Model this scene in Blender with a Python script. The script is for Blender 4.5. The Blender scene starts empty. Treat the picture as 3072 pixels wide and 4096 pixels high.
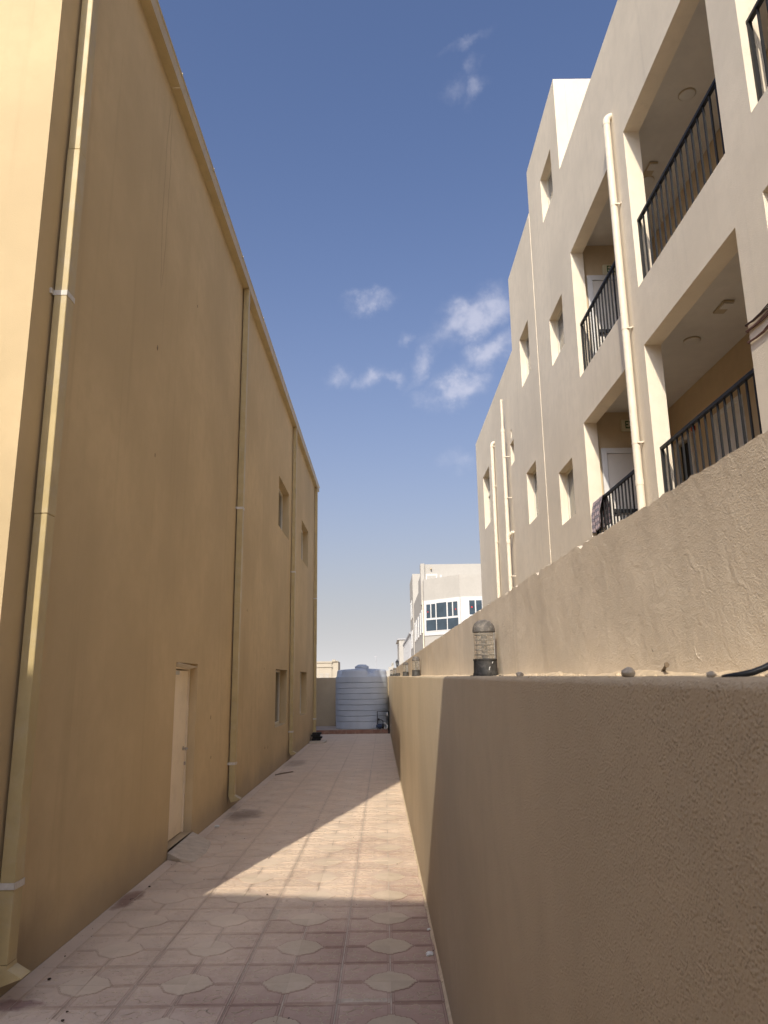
import bpy, bmesh, math, random
from mathutils import Vector, Matrix, noise
random.seed(7)
sc = bpy.context.scene
COL = sc.collection

# ------------------------------------------------------------------ camera
PITCH, YAW, ROLL, FPX = math.radians(12.803), math.radians(0.162), math.radians(-0.785), 2974.8
EYE = Vector((0, 0, 1.92))
_f = Vector((math.sin(YAW) * math.cos(PITCH), math.cos(YAW) * math.cos(PITCH), math.sin(PITCH)))
_r = Vector((math.cos(YAW), -math.sin(YAW), 0))
_u = _r.cross(_f)
_r2 = _r * math.cos(ROLL) + _u * math.sin(ROLL)
_u2 = _u * math.cos(ROLL) - _r * math.sin(ROLL)
cam = bpy.data.cameras.new('camera')
cam_ob = bpy.data.objects.new('camera', cam)
COL.objects.link(cam_ob)
cam.sensor_fit = 'VERTICAL'
cam.sensor_height = 24
cam.lens = 24 * FPX / 4096
cam.clip_start, cam.clip_end = 0.05, 3000
M = Matrix((_r2, _u2, -_f)).transposed().to_4x4()
M.translation = EYE
cam_ob.matrix_world = M
cam.dof.use_dof = True
cam.dof.focus_distance = 6.0
cam.dof.aperture_fstop = 9.0
sc.camera = cam_ob

# ------------------------------------------------------------------ sun, sky, exposure
SUN = Vector((0.258, 1.0, -0.805)).normalized()
SUN_EL = math.asin(-SUN.z)
SUN_AZ = math.atan2(-SUN.x, -SUN.y)
sl = bpy.data.lights.new('sun', 'SUN')
sl.energy, sl.angle, sl.color = 3.05, math.radians(0.55), (1.0, 0.905, 0.755)
so = bpy.data.objects.new('sun', sl)
COL.objects.link(so)
so.rotation_euler = SUN.to_track_quat('-Z', 'Y').to_euler()
so.location = (-10, -40, 32)

world = bpy.data.worlds.new('World')
sc.world = world
world.use_nodes = True
wt = world.node_tree
wt.nodes.clear()
WN, WL = wt.nodes, wt.links
sky = WN.new('ShaderNodeTexSky')
sky.sky_type = 'NISHITA'
sky.sun_disc = False
sky.sun_elevation, sky.sun_rotation = SUN_EL, SUN_AZ
sky.altitude, sky.air_density, sky.dust_density, sky.ozone_density = 0, 1.0, 7.5, 3.0
bg = WN.new('ShaderNodeBackground')
bg.inputs[1].default_value = 0.11
wo = WN.new('ShaderNodeOutputWorld')
WL.new(bg.outputs[0], wo.inputs[0])
wtc = WN.new('ShaderNodeTexCoord')


def wmath(op, a, b=None, c=None, clamp=False):
    n = WN.new('ShaderNodeMath'); n.operation = op; n.use_clamp = clamp
    for i, v in enumerate((a, b, c)):
        if v is None: continue
        if isinstance(v, (int, float)): n.inputs[i].default_value = v
        else: WL.new(v, n.inputs[i])
    return n.outputs[0]


def wdot(a, v):
    n = WN.new('ShaderNodeVectorMath'); n.operation = 'DOT_PRODUCT'
    WL.new(a, n.inputs[0]); n.inputs[1].default_value = v
    return n.outputs['Value']


def pixdir(x, y):
    return ((x - 1536) / FPX * _r2 - (y - 2048) / FPX * _u2 + _f).normalized()


# small fair-weather clouds at their directions in the sky, edges broken up by noise
wn = WN.new('ShaderNodeTexNoise'); wn.inputs['Scale'].default_value = 20; wn.inputs['Detail'].default_value = 9
wn.inputs['Roughness'].default_value = 0.62
WL.new(wtc.outputs['Generated'], wn.inputs['Vector'])
woff = WN.new('ShaderNodeVectorMath'); woff.operation = 'MULTIPLY_ADD'
WL.new(wn.outputs['Color'], woff.inputs[0]); woff.inputs[1].default_value = (0.06,) * 3
wsub = WN.new('ShaderNodeVectorMath'); wsub.operation = 'ADD'
WL.new(wtc.outputs['Generated'], wsub.inputs[0]); wsub.inputs[1].default_value = (-0.03,) * 3
WL.new(wsub.outputs[0], woff.inputs[2])
cdir = woff.outputs[0]
CLOUDS = [(1479, 1207, 95, 48, 8, .75), (1905, 1262, 185, 80, 24, .95), (1954, 1408, 125, 75, 30, .95),
          (1824, 1554, 135, 70, 12, .95), (1688, 1451, 110, 48, 62, .55), (1582, 1500, 52, 40, 10, .6),
          (1482, 1503, 75, 42, 10, .62), (1352, 1506, 70, 50, 20, .52), (1634, 1346, 42, 24, 25, .45),
          (1840, 1842, 115, 52, 8, .42), (1901, 371, 58, 45, 40, .42), (1817, 362, 70, 40, 10, .32),
          (1871, 157, 115, 26, 20, .30), (1895, 268, 34, 55, 10, .30), (1700, 1600, 60, 26, 20, .25),
          (2010, 1180, 90, 50, 30, .4)]
acc = None
for (px, py, hw, hh, ang, dens) in CLOUDS:
    d = pixdir(px, py)
    e1 = (pixdir(px + 10, py) - d).normalized(); e2 = (pixdir(px, py - 10) - d).normalized()
    a = math.radians(ang)
    f1 = (e1 * math.cos(a) + e2 * math.sin(a)) * (FPX / hw); f2 = (e2 * math.cos(a) - e1 * math.sin(a)) * (FPX / hh)
    u = wmath('SUBTRACT', wdot(cdir, f1), d.dot(f1)); v = wmath('SUBTRACT', wdot(cdir, f2), d.dot(f2))
    r2 = wmath('ADD', wmath('MULTIPLY', u, u), wmath('MULTIPLY', v, v))
    front = wmath('GREATER_THAN', wdot(cdir, d), 0.5)
    g = wmath('MULTIPLY', wmath('MULTIPLY', wmath('EXPONENT', wmath('MULTIPLY', r2, -1.35)), dens), front)
    acc = g if acc is None else wmath('MAXIMUM', acc, g)
wn2 = WN.new('ShaderNodeTexNoise'); wn2.inputs['Scale'].default_value = 46; wn2.inputs['Detail'].default_value = 8
WL.new(wtc.outputs['Generated'], wn2.inputs['Vector'])
cl = WN.new('ShaderNodeMapRange'); cl.interpolation_type = 'SMOOTHSTEP'
WL.new(wmath('MULTIPLY', acc, wmath('MULTIPLY_ADD', wn2.outputs['Fac'], 2.2, -0.15)), cl.inputs['Value'])
cl.inputs['From Min'].default_value = .04; cl.inputs['From Max'].default_value = 1.05
dens = wmath('MULTIPLY', cl.outputs['Result'], 0.53)
# hazy air: the sky pales to a dusty grey towards the horizon, the same all round
elev = wmath('MAXIMUM', wdot(wtc.outputs['Generated'], (0, 0, 1)), 0.0)
hazef = wmath('MULTIPLY', wmath('EXPONENT', wmath('MULTIPLY', elev, -5.3)), .98)
tint = WN.new('ShaderNodeMix'); tint.data_type = 'RGBA'; tint.blend_type = 'MULTIPLY'
tint.inputs['Factor'].default_value = 1.0
WL.new(sky.outputs[0], tint.inputs['A']); tint.inputs['B'].default_value = (.755, .86, 1.08, 1)
hz = WN.new('ShaderNodeMix'); hz.data_type = 'RGBA'
WL.new(hazef, hz.inputs['Factor']); WL.new(tint.outputs['Result'], hz.inputs['A'])
hz.inputs['B'].default_value = (5.0, 4.95, 5.0, 1)
cloud_add = WN.new('ShaderNodeMix'); cloud_add.data_type = 'RGBA'
WL.new(dens, cloud_add.inputs['Factor'])
WL.new(hz.outputs['Result'], cloud_add.inputs['A'])
cloud_add.inputs['B'].default_value = (5.2, 5.1, 5.7, 1)
WL.new(cloud_add.outputs['Result'], bg.inputs[0])

vs = sc.view_settings
vs.view_transform, vs.look, vs.exposure, vs.gamma = 'Standard', 'None', 0.58, 1.0
vs.use_curve_mapping = False
sc.cycles.max_bounces = 10
sc.cycles.diffuse_bounces = 6
sc.cycles.use_denoising = True

# ------------------------------------------------------------------ helpers: meshes and objects
WM = {}


class MB:
    def __init__(s): s.v, s.f, s.m, s.uv = [], [], [], None
    def quad(s, pts, mi=0):
        n = len(s.v); s.v += [tuple(p) for p in pts]; s.f.append(tuple(range(n, n + len(pts)))); s.m.append(mi)
        return s
    def box(s, x0, x1, y0, y1, z0, z1, mi=0):
        n = len(s.v)
        s.v += [(x, y, z) for z in (z0, z1) for (x, y) in ((x0, y0), (x1, y0), (x1, y1), (x0, y1))]
        for q in ((3, 2, 1, 0), (4, 5, 6, 7), (0, 1, 5, 4), (1, 2, 6, 5), (2, 3, 7, 6), (3, 0, 4, 7)):
            s.f.append(tuple(n + i for i in q)); s.m.append(mi)
        return s
    def prism(s, poly, z0, z1, mi=0, mt=None):
        n, k = len(s.v), len(poly)
        s.v += [(x, y, z0) for x, y in poly] + [(x, y, z1) for x, y in poly]
        s.f.append(tuple(n + k - 1 - i for i in range(k))); s.m.append(mi)
        s.f.append(tuple(n + k + i for i in range(k))); s.m.append(mi if mt is None else mt)
        for i in range(k):
            j = (i + 1) % k
            s.f.append((n + i, n + j, n + k + j, n + k + i)); s.m.append(mi)
        return s
    def prism_x(s, poly, x0, x1, mi=0):     # poly in (y,z), extruded along x
        n, k = len(s.v), len(poly)
        s.v += [(x0, y, z) for y, z in poly] + [(x1, y, z) for y, z in poly]
        s.f.append(tuple(n + k - 1 - i for i in range(k))); s.m.append(mi)
        s.f.append(tuple(n + k + i for i in range(k))); s.m.append(mi)
        for i in range(k):
            j = (i + 1) % k
            s.f.append((n + i, n + j, n + k + j, n + k + i)); s.m.append(mi)
        return s
    def tube(s, pts, r, seg=12, mi=0, caps=True):
        pts = [Vector(p) for p in pts]
        rs = r if isinstance(r, (list, tuple)) else [r] * len(pts)
        n0 = len(s.v); ref = None
        for i, p in enumerate(pts):
            t = (pts[min(i + 1, len(pts) - 1)] - pts[max(i - 1, 0)]).normalized()
            if ref is None:
                ref = Vector((0, 0, 1)) if abs(t.z) < .9 else Vector((1, 0, 0))
            a = (ref - t * ref.dot(t)).normalized(); ref = a; b = t.cross(a)
            for k in range(seg):
                th = 2 * math.pi * k / seg
                s.v.append(tuple(p + (a * math.cos(th) + b * math.sin(th)) * rs[i]))
        for i in range(len(pts) - 1):
            for k in range(seg):
                k2 = (k + 1) % seg
                s.f.append((n0 + i * seg + k, n0 + i * seg + k2, n0 + (i + 1) * seg + k2, n0 + (i + 1) * seg + k)); s.m.append(mi)
        if caps:
            s.f.append(tuple(n0 + seg - 1 - k for k in range(seg))); s.m.append(mi)
            s.f.append(tuple(n0 + (len(pts) - 1) * seg + k for k in range(seg))); s.m.append(mi)
        return s
    def lathe(s, prof, cx=0, cy=0, cz=0, seg=32, mi=0, fr=None):
        n0 = len(s.v)
        for (r, z) in prof:
            for k in range(seg):
                th = 2 * math.pi * k / seg
                rr = fr(th, r, z) if fr else r
                s.v.append((cx + rr * math.cos(th), cy + rr * math.sin(th), cz + z))
        for i in range(len(prof) - 1):
            for k in range(seg):
                k2 = (k + 1) % seg
                s.f.append((n0 + i * seg + k, n0 + i * seg + k2, n0 + (i + 1) * seg + k2, n0 + (i + 1) * seg + k)); s.m.append(mi)
        s.f.append(tuple(n0 + seg - 1 - k for k in range(seg))); s.m.append(mi)
        s.f.append(tuple(n0 + (len(prof) - 1) * seg + k for k in range(seg))); s.m.append(mi)
        return s
    def mesh(s, name, mats, smooth=False, angle=None):
        me = bpy.data.meshes.new(name)
        me.from_pydata(s.v, [], s.f)
        if not isinstance(mats, (list, tuple)): mats = [mats]
        for m in mats: me.materials.append(m)
        me.polygons.foreach_set('material_index', s.m)
        if s.uv:
            ul = me.uv_layers.new(name='UVMap')
            for lp in me.loops: ul.data[lp.index].uv = s.uv[lp.vertex_index]
        bm = bmesh.new(); bm.from_mesh(me); bmesh.ops.recalc_face_normals(bm, faces=bm.faces); bm.to_mesh(me); bm.free()
        if smooth:
            me.polygons.foreach_set('use_smooth', [True] * len(me.polygons))
            if angle: me.set_sharp_from_angle(angle=math.radians(angle))
        me.update()
        return me


def link(name, me, parent=None, mat=None):
    o = bpy.data.objects.new(name, me)
    COL.objects.link(o)
    m = mat.copy() if mat else Matrix()
    WM[o.name] = m
    if parent is not None:
        o.parent = parent
        o.matrix_parent_inverse = WM[parent.name].inverted()
        o.matrix_basis = m
    else:
        o.matrix_world = m
    return o


def obj(name, mb, mats, parent=None, smooth=False, angle=None, mat=None):
    return link(name, mb.mesh(name, mats, smooth, angle), parent, mat)


def root(name, loc, label, cat, group=None):
    o = bpy.data.objects.new(name, None)
    COL.objects.link(o)
    o.empty_display_size = 0.2
    m = Matrix.Translation(Vector(loc)); WM[o.name] = m; o.matrix_world = m
    return tag(o, label, cat, group)


def tag(o, label=None, cat=None, group=None, kind=None):
    if label: o['label'] = label
    if cat: o['category'] = cat
    if group: o['group'] = group
    if kind: o['kind'] = kind
    return o


def bevel(me, w, seg=1):
    bm = bmesh.new(); bm.from_mesh(me)
    bmesh.ops.bevel(bm, geom=bm.edges[:], offset=w, segments=seg, affect='EDGES', profile=0.5, clamp_overlap=True)
    bm.to_mesh(me); bm.free()
    return me


def holed_wall(name, X0, X1, profile, holes, mats, parent=None):
    """Solid wall between x=X0 and X1. profile: (y0,y1,z0,z1) rectangles; holes likewise."""
    ys = sorted({round(v, 4) for r in profile + holes for v in r[:2]})
    zs = sorted({round(v, 4) for r in profile + holes for v in r[2:]})
    def solid(i, j):
        if i < 0 or j < 0 or i >= len(ys) - 1 or j >= len(zs) - 1: return False
        y, z = (ys[i] + ys[i + 1]) / 2, (zs[j] + zs[j + 1]) / 2
        if not any(a < y < b and c < z < d for a, b, c, d in profile): return False
        return not any(a < y < b and c < z < d for a, b, c, d in holes)
    m = MB()
    for i in range(len(ys) - 1):
        for j in range(len(zs) - 1):
            if not solid(i, j): continue
            y0, y1, z0, z1 = ys[i], ys[i + 1], zs[j], zs[j + 1]
            for X in (X0, X1): m.quad([(X, y0, z0), (X, y1, z0), (X, y1, z1), (X, y0, z1)])
            for di, dj, e in ((-1, 0, ((y0, z0), (y0, z1))), (1, 0, ((y1, z0), (y1, z1))), (0, -1, ((y0, z0), (y1, z0))), (0, 1, ((y0, z1), (y1, z1)))):
                if not solid(i + di, j + dj):
                    (a, b), (c, d) = e
                    m.quad([(X0, a, b), (X0, c, d), (X1, c, d), (X1, a, b)])
    me = m.mesh(name, mats)
    bm = bmesh.new(); bm.from_mesh(me)
    bmesh.ops.remove_doubles(bm, verts=bm.verts, dist=1e-5)
    bmesh.ops.recalc_face_normals(bm, faces=bm.faces)
    bm.to_mesh(me); bm.free()
    return link(name, me, parent)


# ------------------------------------------------------------------ helpers: materials
class NT:
    def __init__(s, name):
        s.mat = bpy.data.materials.new(name); s.mat.use_nodes = True
        s.t = s.mat.node_tree; s.N, s.L = s.t.nodes, s.t.links
        s.b = s.N['Principled BSDF']
        s.b.inputs['Specular IOR Level'].default_value = 0.3
        s.geo = s.N.new('ShaderNodeNewGeometry'); s.pos = s.geo.outputs['Position']
    def math(s, op, a, b=None, c=None, clamp=False):
        n = s.N.new('ShaderNodeMath'); n.operation = op; n.use_clamp = clamp
        for i, v in enumerate((a, b, c)):
            if v is None: continue
            if isinstance(v, (int, float)): n.inputs[i].default_value = v
            else: s.L.new(v, n.inputs[i])
        return n.outputs[0]
    def xyz(s, v=None):
        n = s.N.new('ShaderNodeSeparateXYZ'); s.L.new(v or s.pos, n.inputs[0]); return n.outputs
    def scale(s, k, v=None):
        n = s.N.new('ShaderNodeVectorMath'); n.operation = 'MULTIPLY'; s.L.new(v or s.pos, n.inputs[0]); n.inputs[1].default_value = k
        return n.outputs[0]
    def noise(s, scale, detail=4, rough=.55, vec=None, col=False):
        n = s.N.new('ShaderNodeTexNoise'); n.inputs['Scale'].default_value = scale
        n.inputs['Detail'].default_value = detail; n.inputs['Roughness'].default_value = rough
        s.L.new(vec or s.pos, n.inputs['Vector'])
        return n.outputs['Color' if col else 'Fac']
    def voronoi(s, scale, vec=None, feat='F1', out='Distance'):
        n = s.N.new('ShaderNodeTexVoronoi'); n.inputs['Scale'].default_value = scale; n.feature = feat
        s.L.new(vec or s.pos, n.inputs['Vector'])
        return n.outputs[out]
    def ramp(s, fac, lo, hi, a=0.0, b=1.0):
        n = s.N.new('ShaderNodeMapRange'); n.interpolation_type = 'SMOOTHSTEP'
        s.L.new(fac, n.inputs['Value'])
        for k, v in (('From Min', lo), ('From Max', hi), ('To Min', a), ('To Max', b)): n.inputs[k].default_value = v
        return n.outputs['Result']
    def mix(s, fac, a, b, mode='MIX'):
        n = s.N.new('ShaderNodeMix'); n.data_type = 'RGBA'; n.blend_type = mode
        for k, v in (('Factor', fac), ('A', a), ('B', b)):
            i = n.inputs[k] if k == 'Factor' else [x for x in n.inputs if x.name == k and x.type == 'RGBA'][0]
            if isinstance(v, (int, float)): i.default_value = v
            elif isinstance(v, tuple): i.default_value = (*v[:3], 1)
            else: s.L.new(v, i)
        return [o for o in n.outputs if o.type == 'RGBA'][0]
    def bump(s, h, strength, dist, prev=None):
        n = s.N.new('ShaderNodeBump'); n.inputs['Strength'].default_value = strength; n.inputs['Distance'].default_value = dist
        s.L.new(h, n.inputs['Height'])
        if prev is not None: s.L.new(prev, n.inputs['Normal'])
        return n.outputs[0]
    def done(s, col, rough=.8, normal=None, metal=0.0):
        if isinstance(col, tuple): s.b.inputs['Base Color'].default_value = (*col[:3], 1)
        else: s.L.new(col, s.b.inputs['Base Color'])
        if isinstance(rough, (int, float)): s.b.inputs['Roughness'].default_value = rough
        else: s.L.new(rough, s.b.inputs['Roughness'])
        s.b.inputs['Metallic'].default_value = metal
        if normal is not None: s.L.new(normal, s.b.inputs['Normal'])
        return s.mat


def mul(c, k): return tuple(x * k for x in c)


def stucco(name, col, grain=120, gs=.35, gd=.006, lump=0, ls=.5, ld=.01, streak=.12, mott=.14, foot=0.0, stain=None, patch=0):
    t = NT(name)
    x, y, z = t.xyz()
    c = t.mix(t.ramp(t.noise(.55, 5), .3, .7), mul(col, 1 - mott), mul(col, 1 + mott * .5))
    c = t.mix(t.ramp(t.noise(5, 5, .6), .35, .75, 0, .5), c, mul(col, .88))
    st = t.noise(1, 5, .6, vec=t.scale((7, 7, .28)))
    c = t.mix(t.ramp(st, .52, .78, 0, streak * 2.2), c, mul(col, .70))
    sp = t.ramp(t.noise(160, 2, .5), .74, .80, 0, .35)
    c = t.mix(sp, c, mul(col, .55))
    if foot:
        fz = t.math('ADD', z, t.math('MULTIPLY', t.noise(1.6, 5), -.55))
        c = t.mix(t.ramp(fz, -.25, .25, foot, 0), c, mul((.30, .25, .19), 1))
    if stain: c = stain(t, c, x, y, z)
    nrm = None
    g = t.noise(grain, 3, .6)
    nrm = t.bump(g, gs, gd)
    if lump:
        warp = t.N.new('ShaderNodeVectorMath'); warp.operation = 'MULTIPLY_ADD'
        t.L.new(t.noise(lump * .6, 2, .5, col=True), warp.inputs[0]); warp.inputs[1].default_value = (.9 / lump,) * 3; t.L.new(t.pos, warp.inputs[2])
        peb = t.ramp(t.voronoi(lump, vec=warp.outputs[0]), .08, .62, 1, 0)
        peb = t.math('MULTIPLY', peb, t.ramp(t.noise(lump * .16, 3, .6), .32, .62, .15, 1))
        nrm = t.bump(peb, ls, ld, nrm)
    if patch:
        w = t.noise(4.5, 3, .5, col=True)
        nrm = t.bump(t.noise(7, 4, .62, vec=w), patch, .006, nrm)
        c = t.mix(t.ramp(t.noise(3.2, 5, .65), .48, .60, 0, .35), c, mul(col, .80))
    nrm = t.bump(t.noise(1.3, 3), .25, .02, nrm)
    return t.done(c, .88, nrm)


def plain(name, col, rough=.6, metal=0.0, var=.12, scale=6, bump=0, bscale=80, dirt=None, dirtf=.3):
    t = NT(name)
    c = t.mix(t.ramp(t.noise(scale, 5, .6), .3, .72), mul(col, 1 - var), mul(col, 1 + var * .6))
    if dirt: c = t.mix(t.ramp(t.noise(scale * 1.7, 6, .7), .45, .75, 0, dirtf), c, dirt)
    n = t.bump(t.noise(bscale, 3), bump, .004) if bump else None
    r = t.ramp(t.noise(scale * 2, 4), .3, .7, max(rough - .08, .02), min(rough + .08, 1))
    return t.done(c, r, n, metal)


TAN = (.56, .431, .25)
BEIGE = (.75, .66, .52)


def left_stain(t, c, x, y, z):
    # long water run drawn by its two darker edges, closing to a point
    wob = t.math('MULTIPLY_ADD', t.noise(3, 3), .10, -.05)
    h = t.math('SUBTRACT', z, 6.2)
    wid = t.math('MULTIPLY', t.math('MULTIPLY', h, t.math('SUBTRACT', 2.62, h)), .055)
    dy = t.math('ABSOLUTE', t.math('ADD', t.math('SUBTRACT', y, 7.62), wob))
    edge = t.ramp(t.math('ABSOLUTE', t.math('SUBTRACT', dy, wid)), .0, .022, 1, 0)
    inside = t.math('MULTIPLY', t.ramp(h, 0, .2), t.ramp(h, 2.3, 2.6, 1, 0))
    c = t.mix(t.math('MULTIPLY', t.math('MULTIPLY', edge, inside), .55), c, mul(TAN, .55))
    # damp, paler patches and darker drips low down near the spouts
    dn = t.ramp(t.math('ADD', z, t.math('MULTIPLY', t.noise(2.3, 4), -.9)), -.45, .25, 1, 0)
    near = t.math('MAXIMUM', t.ramp(t.math('ABSOLUTE', t.math('SUBTRACT', y, 12.3)), .15, .75, 1, 0),
                  t.ramp(t.math('ABSOLUTE', t.math('SUBTRACT', y, 5.2)), .2, 1.0, 1, 0))
    near = t.math('MAXIMUM', near, t.ramp(t.math('ABSOLUTE', t.math('SUBTRACT', y, 19.9)), .2, .8, 1, 0))
    return t.mix(t.math('MULTIPLY', t.math('MULTIPLY', dn, near), .55), c, (.20, .15, .09))


MAT = dict(
    left=stucco('tan stucco', TAN, 230, .35, .003, 120, .15, .003, .17, .13, .55, left_stain),
    facade=stucco('beige textured render', BEIGE, 190, .5, .004, 110, .5, .0055, .12, .08),
    low=stucco('tan splatter render', (.475, .38, .255), 260, .5, .003, 165, .6, .0042, .05, .10, .3),
    upper=stucco('rough beige plaster', (.72, .62, .485), 340, .55, .0024, 280, .3, .0025, .22, .16, 0, None, .6),
    white=stucco('white render', (.43, .405, .36), 60, .2, .004, 0, 0, 0, .04, .05),
    white2=stucco('warm white render', (.43, .405, .36), 60, .2, .004, 0, 0, 0, .05, .05),
    cream=stucco('cream render', (.42, .37, .29), 30, .1, .004, 0, 0, 0, .03, .04),
    behind=stucco('sand render', (.50, .40, .27), 120, .3, .005),
    ceil=plain('off white ceiling paint', (.62, .58, .51), .8, var=.04),
    corr=plain('tan corridor paint', (.52, .41, .27), .8, var=.05, bump=.15),
    gutter=plain('ochre painted sheet metal', (.50, .40, .22), .42, var=.08, scale=3, dirt=(.30, .24, .15), dirtf=.25),
    pipe=plain('ochre painted downpipe metal', (.47, .37, .185), .45, var=.10, scale=4, dirt=(.52, .45, .34), dirtf=.3),
    clamp=plain('pale galvanised strap', (.60, .57, .51), .5, var=.12, scale=30, dirt=(.30, .18, .10), dirtf=.35),
    pvc=plain('cream painted plastic pipe', (.69, .61, .48), .5, var=.06, scale=5, dirt=(.52, .44, .33), dirtf=.3, bump=.25, bscale=140),
    frame=plain('cream window frame', (.66, .61, .50), .45, var=.05),
    wframe=plain('white window frame', (.62, .61, .59), .45, var=.03),
    door=plain('pale beige door paint', (.80, .69, .52), .5, var=.05, scale=2, dirt=(.40, .33, .23), dirtf=.25),
    cdoor=plain('white corridor door paint', (.62, .58, .52), .55, var=.04),
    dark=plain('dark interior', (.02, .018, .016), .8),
    rail=plain('black railing paint', (.010, .010, .011), .55, var=.2, scale=20),
    steel=plain('brushed steel', (.42, .40, .37), .4, .85, var=.1, scale=20),
    conc=plain('pale concrete', (.52, .45, .36), .9, var=.14, scale=9, bump=.4, bscale=60, dirt=(.28, .22, .16), dirtf=.4),
    grout=plain('sandy grout', (.50, .42, .33), .95, var=.2, scale=12, bump=.5, bscale=120),
    sand=plain('pale sand', (.56, .45, .31), .95, var=.15, scale=20, bump=.8, bscale=160),
    ground=plain('desert sand ground', (.42, .34, .24), .95, var=.15, scale=.4, bump=.5, bscale=30),
    rock=plain('grey stone', (.40, .35, .28), .9, var=.25, scale=25, bump=.6, bscale=90),
    foam=plain('dirty white foam', (.66, .65, .62), .8, var=.12, scale=60, bump=.6, bscale=140),
    litter=plain('dark leaf litter', (.06, .045, .03), .9, var=.3, scale=80),
    wood=plain('dry stick', (.16, .12, .08), .8, var=.2, scale=30),
    cable=plain('black cable rubber', (.012, .014, .018), .45),
    spall=plain('bare mortar spall', (.24, .18, .11), .95, var=.3, scale=40),
    crack=plain('crack shadowed plaster', (.20, .16, .115), .95, var=.3, scale=60),
    rope=plain('red brown cord', (.20, .115, .095), .8, var=.35, scale=60),
    rope2=plain('dark brown cord', (.075, .05, .04), .8, var=.35, scale=60),
    lamp_base=plain('weathered black plastic', (.045, .043, .04), .6, var=.3, scale=25, dirt=(.25, .23, .2), dirtf=.35, bump=.3, bscale=120),
    lamp_cap=plain('dusty grey plastic', (.11, .10, .09), .75, var=.3, scale=30, dirt=(.34, .30, .24), dirtf=.7, bump=.3, bscale=150),
    lamp_inner=plain('dusty pale lamp louvre', (.50, .455, .375), .7, var=.2, scale=40, dirt=(.25, .22, .18), dirtf=.5),
    paint=plain('dried white paint drips', (.75, .74, .71), .6),
    louvre=plain('light grey metal', (.40, .40, .41), .5, var=.08),
    louvre_dark=plain('dark gap grey', (.12, .12, .125), .7),
    redtile=plain('red brown plinth tile', (.24, .125, .09), .7, var=.2, scale=5, dirt=(.38, .29, .22), dirtf=.5),
    plinth_top=plain('dusty plinth tile', (.42, .34, .27), .85, var=.14, scale=4),
    black=plain('dark block', (.022, .021, .02), .75, var=.4, scale=14, bump=.6, bscale=40),
    blue=plain('dark blue pump enamel', (.035, .055, .11), .4, var=.15),
    iron=plain('black iron', (.025, .024, .024), .55),
    whitepvc=plain('white plastic fitting', (.62, .61, .58), .5),
    red=plain('red alarm plastic', (.35, .02, .015), .45),
    redmark=plain('red sticker', (.5, .03, .03), .5),
    lightcover=plain('opal light cover', (.60, .57, .51), .4, var=.02),
    sign=plain('exit sign cream plastic', (.60, .56, .40), .5, var=.03),
    green=plain('exit sign green print', (.01, .075, .022), .6),
    emerg=plain('emergency light tan plastic', (.42, .34, .22), .4, var=.05),
    lantern=plain('black lantern metal', (.02, .02, .022), .5),
    roof=plain('roof sheet', (.40, .36, .28), .6),
)


def glass_mat(name, col, rough=.06):
    t = NT(name)
    c = t.mix(t.ramp(t.noise(1.2, 4), .3, .7), mul(col, .8), mul(col, 1.15))
    t.b.inputs['Specular IOR Level'].default_value = .55
    return t.done(c, rough)


MAT['glass_dark'] = glass_mat('dark window glass', (.05, .055, .05))
MAT['glass_blue'] = glass_mat('blue grey window glass', (.045, .065, .085), .05)
MAT['glass_grey'] = glass_mat('curtained window glass', (.17, .165, .155), .12)


def lamp_glass():
    t = NT('clear dusty plastic')
    t.b.inputs['Transmission Weight'].default_value = 0.86
    t.b.inputs['IOR'].default_value = 1.04
    streak = t.noise(1, 5, .65, vec=t.scale((25, 25, 70)))
    c = t.mix(t.ramp(streak, .35, .7), (.86, .82, .74), (.66, .61, .53))
    spots = t.ramp(t.noise(150, 2, .5), .74, .78)
    c = t.mix(spots, c, (.80, .76, .68))
    return t.done(c, t.ramp(streak, .4, .7, .05, .22))


MAT['lamp_glass'] = lamp_glass()


def tank_mat():
    t = NT('grey white tank plastic')
    x, y, z = t.xyz()
    c = t.mix(t.ramp(t.noise(1.5, 4), .3, .7), (.40, .44, .505), (.45, .49, .55))
    c = t.mix(t.ramp(t.noise(1, 5, .6, vec=t.scale((5, 5, .5))), .5, .75, 0, .3), c, (.35, .36, .37))
    return t.done(c, .5)


MAT['tank'] = tank_mat()


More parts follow.
